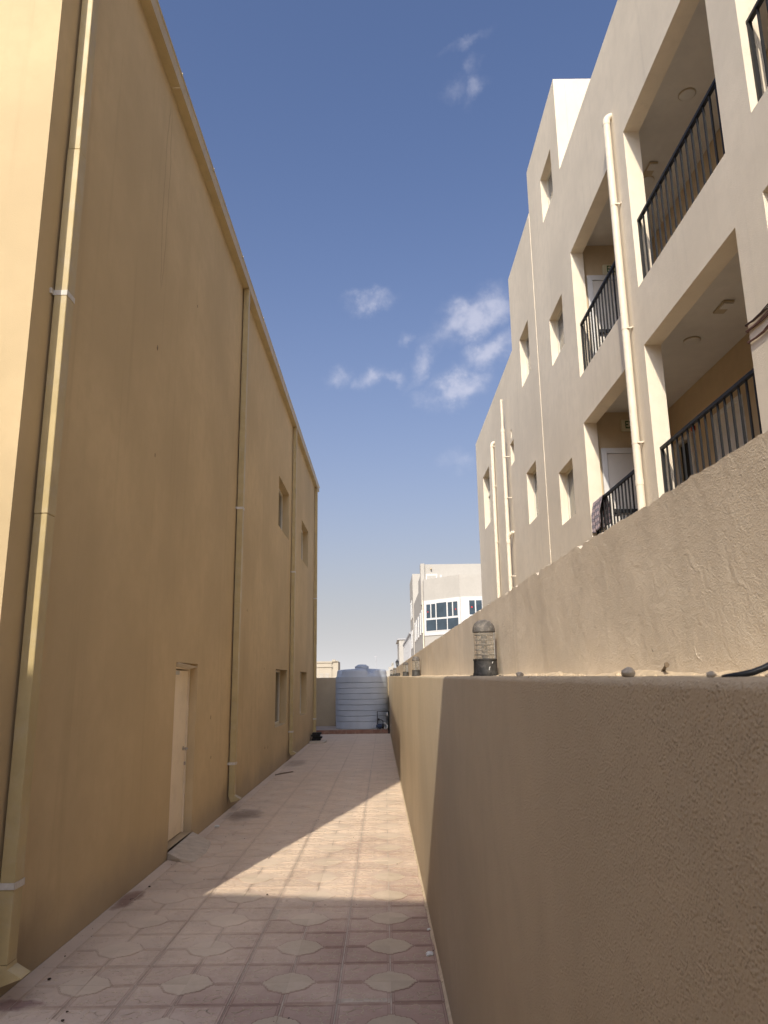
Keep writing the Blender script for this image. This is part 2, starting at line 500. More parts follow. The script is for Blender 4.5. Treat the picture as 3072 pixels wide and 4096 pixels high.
def tile_mat(name, col, red):
    """cement tile colour under a layer of wind-blown dust, thicker towards the far and left side"""
    t = NT(name)
    x, y, z = t.xyz()
    oi = t.N.new('ShaderNodeObjectInfo')
    rnd = oi.outputs['Random']
    base = t.mix(rnd, mul(col, .86), mul(col, 1.12))
    base = t.mix(t.ramp(t.noise(9, 5, .6), .35, .7, 0, .5), base, mul(col, .75))
    d = t.math('MULTIPLY_ADD', y, .09, -.36)
    d = t.math('MULTIPLY_ADD', x, -.26, d)
    d = t.math('ADD', d, t.math('MULTIPLY_ADD', t.noise(.9, 6, .62), 1.1, -.55))
    d = t.math('ADD', d, t.math('MULTIPLY_ADD', t.noise(14, 5, .7), .5, -.25))
    d = t.math('ADD', d, t.math('MULTIPLY_ADD', rnd, .22, -.11))
    d = t.ramp(d, -.1, .9, *{0: (.33, .94), 1: (.34, .97), 2: (.16, .90)}[red])
    dust = t.mix(t.ramp(t.noise(2.2, 4), .3, .7), (.66, .54, .42), (.59, .485, .38))
    c = t.mix(d, base, dust)
    # wet-stain under spout and red-brown spill at wall foot
    def blob(cx, cy, rx, ry):
        wx = t.math('MULTIPLY', t.math('SUBTRACT', t.math('ADD', x, t.math('MULTIPLY_ADD', t.noise(5, 5), .24, -.12)), cx), 1 / rx)
        wy = t.math('MULTIPLY', t.math('SUBTRACT', t.math('ADD', y, t.math('MULTIPLY_ADD', t.noise(4.3, 5), .5, -.25)), cy), 1 / ry)
        return t.ramp(t.math('ADD', t.math('MULTIPLY', wx, wx), t.math('MULTIPLY', wy, wy)), .1, 1.2, 1, 0)
    c = t.mix(t.math('MULTIPLY', blob(-2.12, 11.8, .30, .55), .6), c, (.13, .095, .075))
    c = t.mix(t.math('MULTIPLY', blob(-2.2, 19.0, .30, .9), .4), c, (.18, .13, .10))
    c = t.mix(t.math('MULTIPLY', blob(-2.38, 7.45, .12, .38), .75), c, (.17, .085, .06))
    c = t.mix(t.math('MULTIPLY', blob(-2.33, 5.15, .25, .12), .7), c, (.20, .10, .10))
    specks = t.ramp(t.noise(210, 1, .5), .74, .78, 0, .7)
    c = t.mix(specks, c, (.58, .52, .45))
    n = t.bump(t.noise(130, 4, .6), .35, .004)
    n = t.bump(t.noise(11, 4), .3, .006, n)
    return t.done(c, .85, n)


MAT['tile_field'] = tile_mat('red patterned tile under dust', (.285, .155, .125), 0)
MAT['tile_medal'] = tile_mat('tan medallion tile under dust', (.37, .295, .195), 1)
MAT['tile_ridge'] = tile_mat('groove shaded red ridge under dust', (.20, .10, .08), 2)  # bare red tile plus groove shading, both put into this dark colour

# ------------------------------------------------------------------ setting: ground, paving
tag(obj('ground', MB().box(-700, 700, -120, 1400, -1.0, -.06), MAT['ground']), kind='structure')
TS = 0.3335
TX0, TY0 = 0.017, 5.43                       # a medallion centre
LX = -2.46                                   # corridor face of the left building


def lowx(y): return 0.40 - 0.0070 * y        # corridor face of the low wall


pav = obj('pavement', MB().box(LX - .05, .47, -2.6, 29.05, -.055, -.0035), MAT['grout'])
tag(pav, kind='structure')


def medal_outline(n_arc=3):
    h = [(.167, 0), (.167, .022), (.150, .024), (.149, .042), (.143, .052), (.134, .056), (.134, .072), (.128, .084), (.118, .089), (.117, .102), (.112, .109)]
    return h + [(y, x) for x, y in reversed(h)]


def ribbon(m, pts, w, z0, z1, mi):
    for (a, b) in zip(pts[:-1], pts[1:]):
        dx, dy = b[0] - a[0], b[1] - a[1]
        l = math.hypot(dx, dy) or 1; nx, ny = -dy / l * w / 2, dx / l * w / 2
        m.prism([(a[0] - nx, a[1] - ny), (b[0] - nx, b[1] - ny), (b[0] + nx, b[1] + ny), (a[0] + nx, a[1] + ny)], z0, z1, mi)


def tile_builder(detail):
    m = MB(); g = .005; s = TS - g
    m.prism([(g, g), (s, g), (s, s), (g, s)], -.03, 0, 0)
    md = medal_outline()
    m.prism([(.0004, .0004)] + [(max(x, .0004), max(y, .0004)) for x, y in md], -.008, .0045, 1)
    out = [(x * 1.045 + .001, y * 1.045 + .001) for x, y in md]
    if detail: ribbon(m, out, .0055, -.001, .0030, 2)
    for off, w in ((.0068, .0035), (.021, .004))[:2 if detail else 1]:
        a, b = TS - off, .177 + off * .5
        for pl in ([(a, off), (a, a)], [(a, a), (off, a)], [(b, off), (a, off)], [(off, b), (off, a)]):
            ribbon(m, pl, w, -.001, .0028, 2)
    if not detail: return m
    # leafy scroll relief, mirrored over the diagonal
    def arc(cx, cy, r, a0, a1, n=7, k=1.0):
        return [(cx + r * math.cos(math.radians(a0 + (a1 - a0) * i / n)), cy + r * k * math.sin(math.radians(a0 + (a1 - a0) * i / n))) for i in range(n + 1)]
    half = [arc(.262, .262, .040, -45, -190), arc(.238, .196, .030, 75, -120), arc(.282, .150, .026, 110, -90),
            arc(.235, .122, .022, 60, -150), arc(.292, .085, .030, 130, 270, 5), arc(.205, .160, .020, 20, 170, 4)]
    for c in half:
        ribbon(m, c, .0048, -.001, .0030, 1)
        ribbon(m, [(y, x) for x, y in c], .0048, -.001, .0030, 1)
    return m


TM = [MAT['tile_field'], MAT['tile_medal'], MAT['tile_ridge']]
tile_me = tile_builder(True).mesh('tile', TM)
half_me = MB().prism([(.0025, .0025), (.131, .0025), (.131, TS - .0025), (.0025, TS - .0025)], -.03, 0).mesh('tile', [MAT['tile_field']])
cols = list(range(-7, 2))
near_rows = list(range(-2, 35))
count = 0
rest = MB(); simple = tile_builder(False)
for j in range(-24, 71):
    for i in cols:
        k = (i % 2, j % 2)
        ang = {(0, 0): 0, (1, 0): 90, (1, 1): 180, (0, 1): 270}[k]
        ox, oy = TX0 + TS * (i + k[0]), TY0 + TS * (j + k[1])
        if i == 1:                                       # cut strip along the low wall
            pass
        mt = Matrix.Translation((ox, oy, random.uniform(-.0022, .0018))) @ Matrix.Rotation(math.radians(ang), 4, 'Z')
        mt = mt @ Matrix.Rotation(random.uniform(-.006, .006), 4, 'X') @ Matrix.Rotation(random.uniform(-.005, .005), 4, 'Z')
        if i == 1: continue
        if j in near_rows and count < 296:
            link('tile', tile_me, pav, mt); count += 1
        else:
            n = len(rest.v); rest.v += [tuple(mt @ Vector(v)) for v in simple.v]
            rest.f += [tuple(n + q for q in f) for f in simple.f]; rest.m += simple.m
    n = len(rest.v); ox, oy = TX0 - 7 * TS - .1335 - .001, TY0 + TS * j
    rest.v += [(ox + v[0] * .98, oy + v[1], v[2]) for v in [tuple(q.co) for q in half_me.vertices]]
    rest.f += [tuple(n + q for q in p.vertices) for p in half_me.polygons]; rest.m += [0] * len(half_me.polygons)
tag(obj('paving_tiles', rest, TM, pav), kind='stuff')

# ------------------------------------------------------------------ low boundary wall with its ledge
def ledge_z(y): return 1.912 + .0063 * max(y, -1)


def upx(y): return lowx(y) + .17             # face of the upper wall behind the ledge


def up_top(y):
    pts = [(-3, 2.255), (1, 2.268), (2.4, 2.288), (4, 2.300), (10, 2.318), (20, 2.33), (40, 2.36)]
    for (a, b), (c, d) in zip(pts[:-1], pts[1:]):
        if y <= c: return b + (d - b) * (y - a) / (c - a)
    return 2.36


def ygrid(y0, y1):
    out, y = [], y0
    while y < y1:
        out.append(y); y += .02 if -.2 < y < 5 else (.06 if y < 14 else .2)
    return out + [y1]


m = MB(); gy = ygrid(-2.6, 32.0); rows = 6
prof_n = []
for y in gy:
    e = noise.noise(Vector((y * 9, 3, 1))) * .004 + noise.noise(Vector((y * 40, 3, 1))) * .0025
    x, zt = lowx(y), ledge_z(y)
    prof = [(x, -.3), (x, .9), (x, zt - .014), (x + .006, zt - .004 + e * .6), (x + .016, zt + e), (x + .168, zt + .002)]
    prof_n.append(len(m.v)); m.v += [(px, y, pz) for px, pz in prof]
for a, b in zip(prof_n[:-1], prof_n[1:]):
    for k in range(rows - 1):
        m.f.append((a + k, b + k, b + k + 1, a + k + 1)); m.m.append(0)
low = obj('boundary_wall', m, MAT['low'], smooth=True, angle=50)
tag(low, 'low tan splatter rendered boundary wall running beside the tiled passage', 'wall')

# upper wall of the neighbouring plot, uneven plaster and a chipped top edge
m = MB(); idx = []
zs = [0, .02, .05, .1, .16, .22, .28, .34, .40, .46, .52, .60, .68, .76, .84, .90, .95, .98, 1.0]
for y in gy:
    col_ = []
    chip = max(0, noise.noise(Vector((y * 3.1, 7, 2))) - .05) * .016 + noise.noise(Vector((y * 22, 1, 4))) * .006 + max(0, noise.noise(Vector((y * 9, 0, 9))) - .25) * -.045
    zt, zb, x = up_top(y) + chip, ledge_z(y) - .05, upx(y)
    for s_ in zs:
        z = zb + (zt - zb) * s_
        d = noise.noise(Vector((y * 1.7, z * 2.6, 0))) * .006 + noise.noise(Vector((y * 7, z * 8, 5))) * .0022 + noise.noise(Vector((y * 24, z * 26, 8))) * .0009
        d -= max(0, .10 - abs(s_ - .04)) * .10 * max(0, noise.noise(Vector((y * 6, 2, 2))) + .2)
        col_.append(len(m.v)); m.v.append((x + d, y, z))
    for dx, dz in ((.015, .004), (.06, .0), (.15, -.004), (.15, -1.6)):
        col_.append(len(m.v)); m.v.append((x + dx, y, zt + dz + (noise.noise(Vector((y * 11, dx * 60, 3))) * .006 if dz > -1 else 0)))
    idx.append(col_)
for a, b in zip(idx[:-1], idx[1:]):
    for k in range(len(a) - 1):
        m.f.append((a[k], b[k], b[k + 1], a[k + 1])); m.m.append(0)
up = obj('plot_wall', m, MAT['upper'], smooth=True, angle=60)
tag(up, 'taller rough beige plaster wall with chipped top standing behind the lamp ledge', 'wall')

# wind-blown sand and mortar crumbs along the foot of the upper wall
m = MB(); idx = []
for y in gy:
    w = .038 + .03 * noise.noise(Vector((y * 3.3, 1, 1))) + .014 * noise.noise(Vector((y * 15, 1, 1)))
    hgt = max(.003, .011 + .010 * noise.noise(Vector((y * 2.7, 5, 1))) + .006 * noise.noise(Vector((y * 19, 5, 1))))
    x, z = upx(y), ledge_z(y)
    col_ = []
    for (fx, fz) in ((0.0, 1.0), (.25, .72), (.6, .3), (1, -.25)):
        col_.append(len(m.v)); m.v.append((x + .006 - w * fx, y, z + hgt * fz + (.001 * noise.noise(Vector((y * 60, fx * 5, 2))))))
    idx.append(col_)
for a, b in zip(idx[:-1], idx[1:]):
    for k in range(3): m.f.append((a[k], b[k], b[k + 1], a[k + 1])); m.m.append(0)
def lump(m, c, r, sq=.7, seed=0, mi=0, sub=1):
    bm = bmesh.new(); bmesh.ops.create_icosphere(bm, subdivisions=sub, radius=1)
    n = len(m.v)
    for v in bm.verts:
        k = 1 + .45 * noise.noise(v.co * 1.6 + Vector((seed * 3.1, seed, 0)))
        m.v.append((c[0] + v.co.x * r * k, c[1] + v.co.y * r * k, c[2] + v.co.z * r * k * sq))
    for f in bm.faces: m.f.append(tuple(n + v.index for v in f.verts)); m.m.append(mi)
    bm.free()
for k in range(420):
    y = random.uniform(.4, 12) if k < 330 else random.uniform(12, 28)
    r = random.uniform(.0015, .006) * (1.4 if random.random() < .08 else 1)
    x = random.uniform(lowx(y) + .01, upx(y) - .004)
    if random.random() < .6: x = upx(y) - random.uniform(.002, .05)
    lump(m, (x, y, ledge_z(y) + r * .3), r, .8, k)
tag(obj('wall_sand', m, MAT['sand'], smooth=True), 'pale sand and mortar crumbs along the ledge', None, None, 'stuff')

for k, (y, r, off, lab) in enumerate([(1.372, .0125, .05, 'grey rounded pebble on the ledge between the bollard lamp and the black cable'),
                                      (1.02, .006, .045, 'tiny grey stone chip beside the cable end on the ledge'),
                                      (2.35, .011, .035, 'small flat mortar lump lying on the ledge nearest the paint-streaked lamp')]):
    m = MB(); lump(m, (0, 0, r * .6), r, .8, k + 5, 0, 2)
    o = obj('stone', m, MAT['rock'], smooth=True, mat=Matrix.Translation((lowx(y) + off, y, ledge_z(y))))
    tag(o, lab, 'stone')
m = MB().tube([(upx(1.55) + .01, 1.565, 1.926), (upx(1.5) - .018, 1.455, 1.943)], [.0034, .0028], 8)
m.lathe([(.0052, 0), (.0052, .003)], 0, 0, 0, 10)
n = len(m.v) - 20
for i in range(n, len(m.v)):
    v = m.v[i]; m.v[i] = (upx(1.5) - .018 + v[0] * .9, 1.455 - v[2], 1.943 + v[1])
tag(obj('nail', m, MAT['wood']), 'rusty nail stub sticking out low on the rough plaster wall', 'nail')
# cracks and trowel ridges in the plaster, parts of the upper wall
def on_plaster(pts, r, name, mat):
    for k in range(2):
        pts = [q for a, b in zip(pts[:-1], pts[1:]) for q in (a, ((a[0] + b[0]) / 2 + random.uniform(-.003, .003), (a[1] + b[1]) / 2 + random.uniform(-.003, .003)))] + [pts[-1]]
    n = len(pts)
    m = MB().tube([(upx(y) + .0035 + noise.noise(Vector((y * 1.7, z * 2.6, 0))) * .006, y, z) for y, z in pts], [r * (.35 + math.sin(math.pi * (i + .5) / n) * .8) for i in range(n)], 8)
    obj(name, m, mat, up, True)


on_plaster([(1.92, 2.18), (1.899, 2.12), (1.881, 2.068), (1.859, 1.993)], .0026, 'crack', MAT['crack'])
on_plaster([(1.79, 2.103), (1.743, 2.068), (1.732, 2.042)], .0022, 'crack', MAT['crack'])
on_plaster([(1.733, 2.039), (1.63, 2.045), (1.538, 2.053)], .0022, 'crack', MAT['crack'])
on_plaster([(1.72, 1.972), (1.681, 1.942), (1.616, 1.918)], .0030, 'plaster_ridge', MAT['upper'])
on_plaster([(1.37, 1.995), (1.354, 1.954), (1.304, 1.922)], .0030, 'plaster_ridge', MAT['upper'])
on_plaster([(1.255, 1.98), (1.25, 1.971), (1.238, 1.956)], .0035, 'crack', MAT['crack'])
on_plaster([(1.58, 1.985), (1.56, 1.965)], .0030, 'crack', MAT['crack'])
on_plaster([(2.35, 1.955), (2.2, 1.945)], .0030, 'plaster_ridge', MAT['upper'])
m = MB().tube([(.437, .985, 1.9195), (.441, .981, 1.9198), (.455, .972, 1.9215), (.468, .966, 1.9245), (.481, .962, 1.9295), (.495, .958, 1.937), (.512, .95, 1.948), (.530, .92, 1.963), (.540, .86, 1.985), (.545, .75, 2.01), (.546, .5, 2.03)], [.002, .0032] + [.0042] * 9, 10)
tag(obj('black_cable', m, MAT['cable'], smooth=True), 'black rubber cable end lying on the ledge against the plaster wall', 'cable')

# ------------------------------------------------------------------ bollard lamps
def lamp_parts(broken=False):
    parts = {}
    parts['foot_plate'] = (MB().prism([(-.066, -.060), (.062, -.060), (.062, .056), (-.066, .056)], -.002, .006), 'lamp_base', False)
    parts['base'] = (MB().lathe([(.058, .006), (.0585, .012), (.055, .02), (.0535, .072), (.0555, .073), (.0555, .080), (.050, .081)], seg=36), 'lamp_base', True)
    if not broken:
        parts['lens'] = (MB().lathe([(.0495, .081), (.0495, .206)], seg=40), 'lamp_glass', True)
        rings = MB()
        for k in range(5):
            z = .098 + k * .023
            rings.lathe([(.041, z), (.044, z + .001), (.044, z + .004), (.041, z + .005)], seg=28)
        for a in (45, 135, 225, 315):
            ca, sa = math.cos(math.radians(a)), math.sin(math.radians(a))
            rings.tube([(.040 * ca, .040 * sa, .082), (.040 * ca, .040 * sa, .205)], .0014, 6)
        rings.tube([(0, 0, .08), (0, 0, .19)], .014, 12)
        parts['louvre_cage'] = (rings, 'lamp_inner', True)
        parts['cap'] = (MB().lathe([(.050, .204), (.0535, .205), (.0535, .212), (.0525, .222), (.049, .234), (.0425, .246), (.032, .2555), (.017, .261), (.004, .2625)], seg=40), 'lamp_cap', True)
    return parts


LP = {k: (v[0].mesh(k, MAT[v[1]], v[2], 35),) for k, v in lamp_parts().items()}
for y, lab in [(3.56, 'large bollard lamp with black base streaked white on the wall ledge'),
               (10.18, 'dusty bollard lamp on the ledge, next one along from the paint-streaked lamp'),
               (14.1, 'dusty bollard lamp on the ledge, second along from the paint-streaked lamp'),
               (24.1, 'slim looking bollard lamp on the ledge, one short of the water tank'),
               (30.4, 'bollard lamp on the ledge right beside the white water tank')]:
    r = root('bollard_lamp', (lowx(y) + .100, y, ledge_z(y)), lab, 'lamp', 'bollard lamps along the boundary wall')
    mt = Matrix.Translation((lowx(y) + .100, y, ledge_z(y))) @ Matrix.Rotation(random.uniform(0, 3), 4, 'Z') @ Matrix.Rotation(random.uniform(-.02, .02), 4, 'X')
    for k, (me,) in LP.items():
        mk = mt if k != 'foot_plate' else Matrix.Translation((lowx(y) + .100, y, ledge_z(y)))
        link(k, me, r, mk)
    if y < 5:
        m = MB()
        for (a, z, h) in ((-80, .040, .012), (-62, .064, .006)):
            ca, sa = math.cos(math.radians(a)), math.sin(math.radians(a))
            m.tube([(.0552 * ca, .0552 * sa, z - h), (.0550 * math.cos(math.radians(a + 3)), .0550 * math.sin(math.radians(a + 3)), z), (.0545 * math.cos(math.radians(a + 7)), .0545 * math.sin(math.radians(a + 7)), z + h * .3)], [.0012, .002, .001], 6)
        o = obj('paint_streak', m, MAT['paint'], r, mat=Matrix.Translation((lowx(y) + .100, y, ledge_z(y))))
r = root('bollard_lamp', (lowx(19.8) + .1, 19.8, ledge_z(19.8)), 'broken bollard lamp with only its dark base left on the ledge', 'lamp', 'bollard lamps along the boundary wall')
for k in ('foot_plate', 'base'): link(k, LP[k][0], r, Matrix.Translation((lowx(19.8) + .1, 19.8, ledge_z(19.8))))

# ------------------------------------------------------------------ left building
LY0, LY1, LZ = 4.81, 26.95, 8.99
LB = root('tan_building', (-7.5, 15.9, 0), 'tall tan stucco building with ochre gutter and downpipes along the passage', 'building')
win_holes = [(17.25, 19.2, 5.56, 6.78), (22.25, 24.25, 5.57, 6.78), (17.29, 19.27, .93, 2.22), (22.33, 24.22, .96, 2.22)]
door_hole = (8.99, 10.04, .10, 2.17)
holed_wall('wall', LX, LX - .30, [(LY0, LY1, -.06, LZ)], win_holes + [door_hole], MAT['left'], LB)
obj('end_wall', MB().box(-13, LX - .30, LY0, LY0 + .3, -.06, LZ), MAT['left'], LB)
obj('end_wall', MB().box(-13, LX - .30, LY1 - .3, LY1, -.06, LZ), MAT['left'], LB)
obj('back_wall', MB().box(-13.3, -13.002, LY0, LY1, -.06, LZ), MAT['left'], LB)
m = MB(); pr = [(LX - .02, 9.0), (-8, 9.75), (-13.28, 9.0)]
n = len(m.v)
for y in (LY0 + .02, LY1 - .02): m.v += [(x, y, z) for x, z in pr] + [(pr[2][0], y, 8.995), (pr[0][0], y, 8.995)]
m.f += [(0, 1, 6, 5), (1, 2, 7, 6), (0, 4, 3, 2, 1), (5, 6, 7, 8, 9), (3, 4, 9, 8)]; m.m += [0] * 5
obj('roof', m, MAT['roof'], LB)


def gutter_piece(y0, y1, tilt):
    m = MB()
    x0, x1, zb, zt = LX + .002, LX + .118, 8.872, 9.072
    m.prism_x([(0, 0)], 0, 0) if False else None
    prof = [(x0, zb), (x1, zb), (x1 + .004, zt - .03), (x1 + .012, zt - .026), (x1 + .012, zt), (x1 - .002, zt), (x1 - .004, zb + .006), (x0, zb + .006)]
    n = len(m.v)
    for y, dz in ((y0, 0), (y1, tilt)): m.v += [(x, y, z + dz) for x, z in prof]
    k = len(prof)
    for i in range(k):
        j = (i + 1) % k; m.f.append((i, j, k + j, k + i)); m.m.append(0)
    m.f += [tuple(range(k)), tuple(k + i for i in range(k))]; m.m += [0, 0]
    return m


ys = [LY0 - .05, 5.3, 7.55, 9.25, 11.5, 13.7, 16.0, 18.2, 20.5, 22.7, 24.9, LY1 + .1]
for a, b in zip(ys[:-1], ys[1:]):
    obj('gutter_section', gutter_piece(a + .002, b - .002, random.uniform(-.004, .004)), MAT['gutter'], LB)
    g = MB().box(LX + .118, LX + .137, b - .010, b + .008, 9.03, 9.074)
    obj('gutter_bracket', g, MAT['gutter'], LB)

for yi, py in enumerate((5.09, 12.22, 19.74, 26.36)):
    x0, x1, y0, y1 = LX + .020, LX + .112, py, py + .125
    m = MB()
    sec = [9.0 - .13, 6.2, 3.2, .24] if yi else [8.87, 6.05, 3.1, .24]
    for a, b in zip(sec[:-1], sec[1:]):
        e = .0025 if a == sec[1] else 0
        m.box(x0 - e, x1 + e, y0 - e, y1 + e, b - .0, a - .0015)
    me = m.mesh('downpipe', MAT['pipe']); bevel(me, .004)
    dp = link('downpipe', me, LB)
    # kicked-out spout
    m = MB(); n = 0
    loops = [(x0, x1, .24), (x0 - .002, x1 + .004, .215), (x0 + .045, x1 + .095, .115)]
    for (a, b, z), dz in zip(loops, (0, 0, .05)):
        m.v += [(a, y0 - .002, z - dz * .0), (b, y0 - .002, z + dz), (b, y1 + .002, z + dz), (a, y1 + .002, z)]
    for i in range(2):
        for k in range(4):
            m.f.append((i * 4 + k, i * 4 + (k + 1) % 4, i * 4 + 4 + (k + 1) % 4, i * 4 + 4 + k)); m.m.append(0)
    obj('spout', m, MAT['pipe'], dp)
    for cz in (4.80, .69):
        m = MB()
        m.box(LX + .001, LX + .016, y0 - .045, y0 - .004, cz - .02, cz + .02)
        m.box(LX + .001, x1 + .006, y0 - .0065, y0 - .0035, cz - .02, cz + .02)
        m.box(x1 + .0035, x1 + .0065, y0 - .0065, y1 + .0065, cz - .021, cz + .021)
        m.box(LX + .001, x1 + .0034, y1 + .0035, y1 + .0065, cz - .02, cz + .02)
        m.box(LX + .001, LX + .005, y1 + .0066, y1 + .05, cz - .02, cz + .02)
        obj('clamp', m, MAT['clamp'], dp)
# small plugs and spalls left in the render
for (y, z, r_) in ((7.62, 5.55, .022), (7.75, 4.35, .016), (10.9, 1.45, .018), (11.0, .9, .014), (13.5, 3.2, .014), (15.6, 2.2, .016), (15.9, .62, .02), (16.3, .60, .02), (9.2, 6.9, .014)):
    m = MB(); lump(m, (LX + .001, y, z), r_, 1.6, y, 0, 1)
    m.v = [(LX + (v[0] - LX) * .25, v[1], v[2]) for v in m.v]
    obj('spall', m, MAT['spall'], LB)


def window(parent, X, sgn, y0, y1, z0, z1, rec, fmat, gmat, mull=(.5,), fw=.055, bar=None):
    """window in the plane x=X; sgn=+1 looks to +x"""
    xp = X - sgn * rec; a, b = sorted((xp, xp - sgn * .05))
    m = MB(); g = .004
    m.box(a, b, y0 + g, y0 + fw, z0 + g, z1 - g); m.box(a, b, y1 - fw, y1 - g, z0 + g, z1 - g)
    m.box(a, b, y0 + fw, y1 - fw, z0 + g, z0 + fw); m.box(a, b, y0 + fw, y1 - fw, z1 - fw, z1 - g)
    w = obj('window', m, fmat, parent)
    for q in mull:
        yc = y0 + (y1 - y0) * q
        obj('mullion', MB().box(a + .004, b - .004, yc - .025, yc + .025, z0 + fw, z1 - fw), fmat, w)
    if bar:
        zc = z0 + (z1 - z0) * bar
        obj('transom', MB().box(a + .003, b - .003, y0 + fw, y1 - fw, zc - .022, zc + .022), fmat, w)
    px = xp - sgn * .028
    edges = [y0 + fw] + [y0 + (y1 - y0) * q for q in mull] + [y1 - fw]
    for i, (e0, e1) in enumerate(zip(edges[:-1], edges[1:])):
        obj('pane', MB().box(*sorted((px - sgn * .002 * i, px - sgn * (.008 + .002 * i))), e0, e1, z0 + fw * .9, z1 - fw * .9), gmat, w)
    return w


for (a, b, c, d) in win_holes:
    w = window(LB, LX, 1, a, b, c, d, .172, MAT['frame'], MAT['glass_dark'])
    if d > 3 and a < 18:
        obj('handle', MB().tube([(LX - .150, a + .1, 5.70), (LX - .135, a + .1, 5.74), (LX - .135, a + .1, 5.90), (LX - .150, a + .1, 5.94)], .008, 8), MAT['iron'], w)

# door: leaf slightly ajar in its frame, lever handle, closer, bent drip plate over it
dx = LX - .11
dr = obj('door', MB().box(dx - .045, dx, door_hole[0] + .035, 9.985, .115, 2.085), MAT['door'], LB)
m = MB()
m.box(dx - .09, dx + .012, 9.99, 10.036, .104, 2.166); m.box(dx - .09, dx + .012, 8.994, 9.02, .104, 2.166)
m.box(dx - .09, dx + .010, 9.022, 9.988, 2.10, 2.166)
obj('door_frame', m, MAT['door'], dr)
m = MB().lathe([(.026, 0), (.026, .008)], seg=16)
m.v = [(dx + v[2], 9.89 + v[0], 1.12 + v[1]) for v in m.v]
m.tube([(dx, 9.89, 1.12), (dx + .055, 9.89, 1.12), (dx + .06, 9.875, 1.12), (dx + .06, 9.76, 1.115)], .010, 10)
obj('handle', m, MAT['steel'], dr, True, 40)
obj('bolt', MB().box(dx + .001, dx + .018, 9.955, 9.983, .91, .95), MAT['steel'], dr)
obj('door_closer', MB().box(dx + .001, dx + .05, 9.12, 9.38, 2.03, 2.075), MAT['steel'], dr)
m = MB()
m.v += [(dx + .012, 9.02, 2.135), (dx + .012, 9.98, 2.105), (LX + .03, 9.86, 2.125), (LX + .02, 9.02, 2.16)]
m.v += [(x, y, z + .006) for x, y, z in m.v[:4]]
m.f += [(0, 1, 2, 3), (7, 6, 5, 4), (0, 4, 5, 1), (1, 5, 6, 2), (2, 6, 7, 3), (3, 7, 4, 0)]; m.m += [0] * 6
obj('drip_plate', m, MAT['frame'], dr)
obj('threshold', MB().box(LX - .29, LX + .0, 8.992, 10.038, .0, .098), MAT['conc'], dr)

# concrete ramp in front of the door
m = MB()
top = [(LX + .003, 8.98, .075), (LX + .003, 10.10, .092), (-2.19, 9.86, .030), (-2.12, 9.35, .014), (-2.15, 8.86, .016), (-2.30, 8.86, .040)]
m.v += top + [(x * (1.0 if i < 2 else .985), y, -.002) for i, (x, y, z) in enumerate(top)]
k = len(top)
m.f += [tuple(range(k)), tuple(range(2 * k - 1, k - 1, -1))] + [(i, (i + 1) % k, k + (i + 1) % k, k + i) for i in range(k)]; m.m += [0] * (k + 2)
me = m.mesh('door_ramp', MAT['conc']); bevel(me, .006, 2)
tag(link('door_ramp', me), 'small pale concrete ramp sloping from the tan door to the tiles', 'ramp')

# ------------------------------------------------------------------ right building
FX = 3.75
RB = root('apartment_building', (9, 12, 0), 'beige apartment building with open railed corridors and stepped parapet behind the plaster wall', 'building')
T = .24
UZ0, UZ1, WZ0, WZ1 = 7.42, 10.03, 3.90, 6.52
opens = []
for (z0, z1) in ((UZ0, UZ1), (WZ0, WZ1)):
    opens += [(6.96, 9.77, z0, z1), (10.36, 13.05, z0, z1), (3.55, 6.38, z0, z1), (.2, 3.0, z0, z1)]
W1_, W2_, W4_ = (14.0, 15.04, 12.03, 13.14), (13.92, 15.08, 8.55, 9.64), (14.02, 15.16, 5.03, 6.16)
W3_, W5_ = (17.24, 18.4, 9.41, 10.77), (17.3, 18.48, 5.74, 7.09)
W6_, W7_ = (24.88, 26.45, 7.23, 9.17), (20.02, 20.56, 7.9, 8.54)
holed_wall('wall', FX, FX + T, [(-4, 13.38, -.06, 12.15), (13.38, 16.37, -.06, 14.35)], opens + [W1_, W2_, W4_], MAT['facade'], RB)
holed_wall('wall', FX - .010, FX + T, [(16.372, 19.5, -.06, 13.2), (19.5, 28.1, -.06, 11.0)], [W3_, W5_, W6_, W7_, (20.25, 20.40, 8.66, 8.92)], MAT['facade'], RB)
obj('stair_tower', MB().box(FX + T + .002, 9, 13.38, 13.62, 10.4, 14.35).box(8.76, 9, 13.622, 16.36, 10.4, 14.35).box(FX + T + .002, 8.758, 16.12, 16.36, 10.4, 14.349), MAT['facade'], RB)
obj('roof', MB().box(FX + T + .002, 14, -4, 13.378, 11.0, 11.2).box(FX + T + .002, 8.7, 13.63, 16.1, 14.0, 14.2).box(FX + T + .002, 14, 16.4, 28, 10.4, 10.6), MAT['roof'], RB)
obj('end_wall', MB().box(FX + T + .002, 14, 27.86, 28.1, -.06, 11.0).box(14.002, 14.24, -4, 28.1, -.06, 11.0).box(FX + T + .002, 14, -4, -3.76, -.06, 12.15), MAT['facade'], RB)
CB = 5.33
holes_c = []
for fl in (WZ0, UZ0): holes_c += [(12.2, 12.78, fl + .0, fl + 2.05)]
holed_wall('corridor_wall', CB, CB + .15, [(-3.7, 13.15, .3, 10.6)], holes_c, MAT['corr'], RB)
for fl in (WZ0, UZ0):
    obj('floor_slab', MB().box(FX + T + .002, CB - .002, -3.7, 13.148, fl - .30, fl - .01), MAT['ceil'], RB)
    obj('corridor_end_wall', MB().box(FX + T + .002, CB + .15, 13.152, 13.30, fl - .3, fl + 3.1), MAT['corr'], RB)
    obj('dark_doorway', MB().box(CB + .05, CB + .14, 12.205, 12.775, fl, fl + 2.04), MAT['dark'], RB)  # near-black panel stands in for the darkness of the open doorway
CZ = {WZ0: 6.76, UZ0: 10.24}
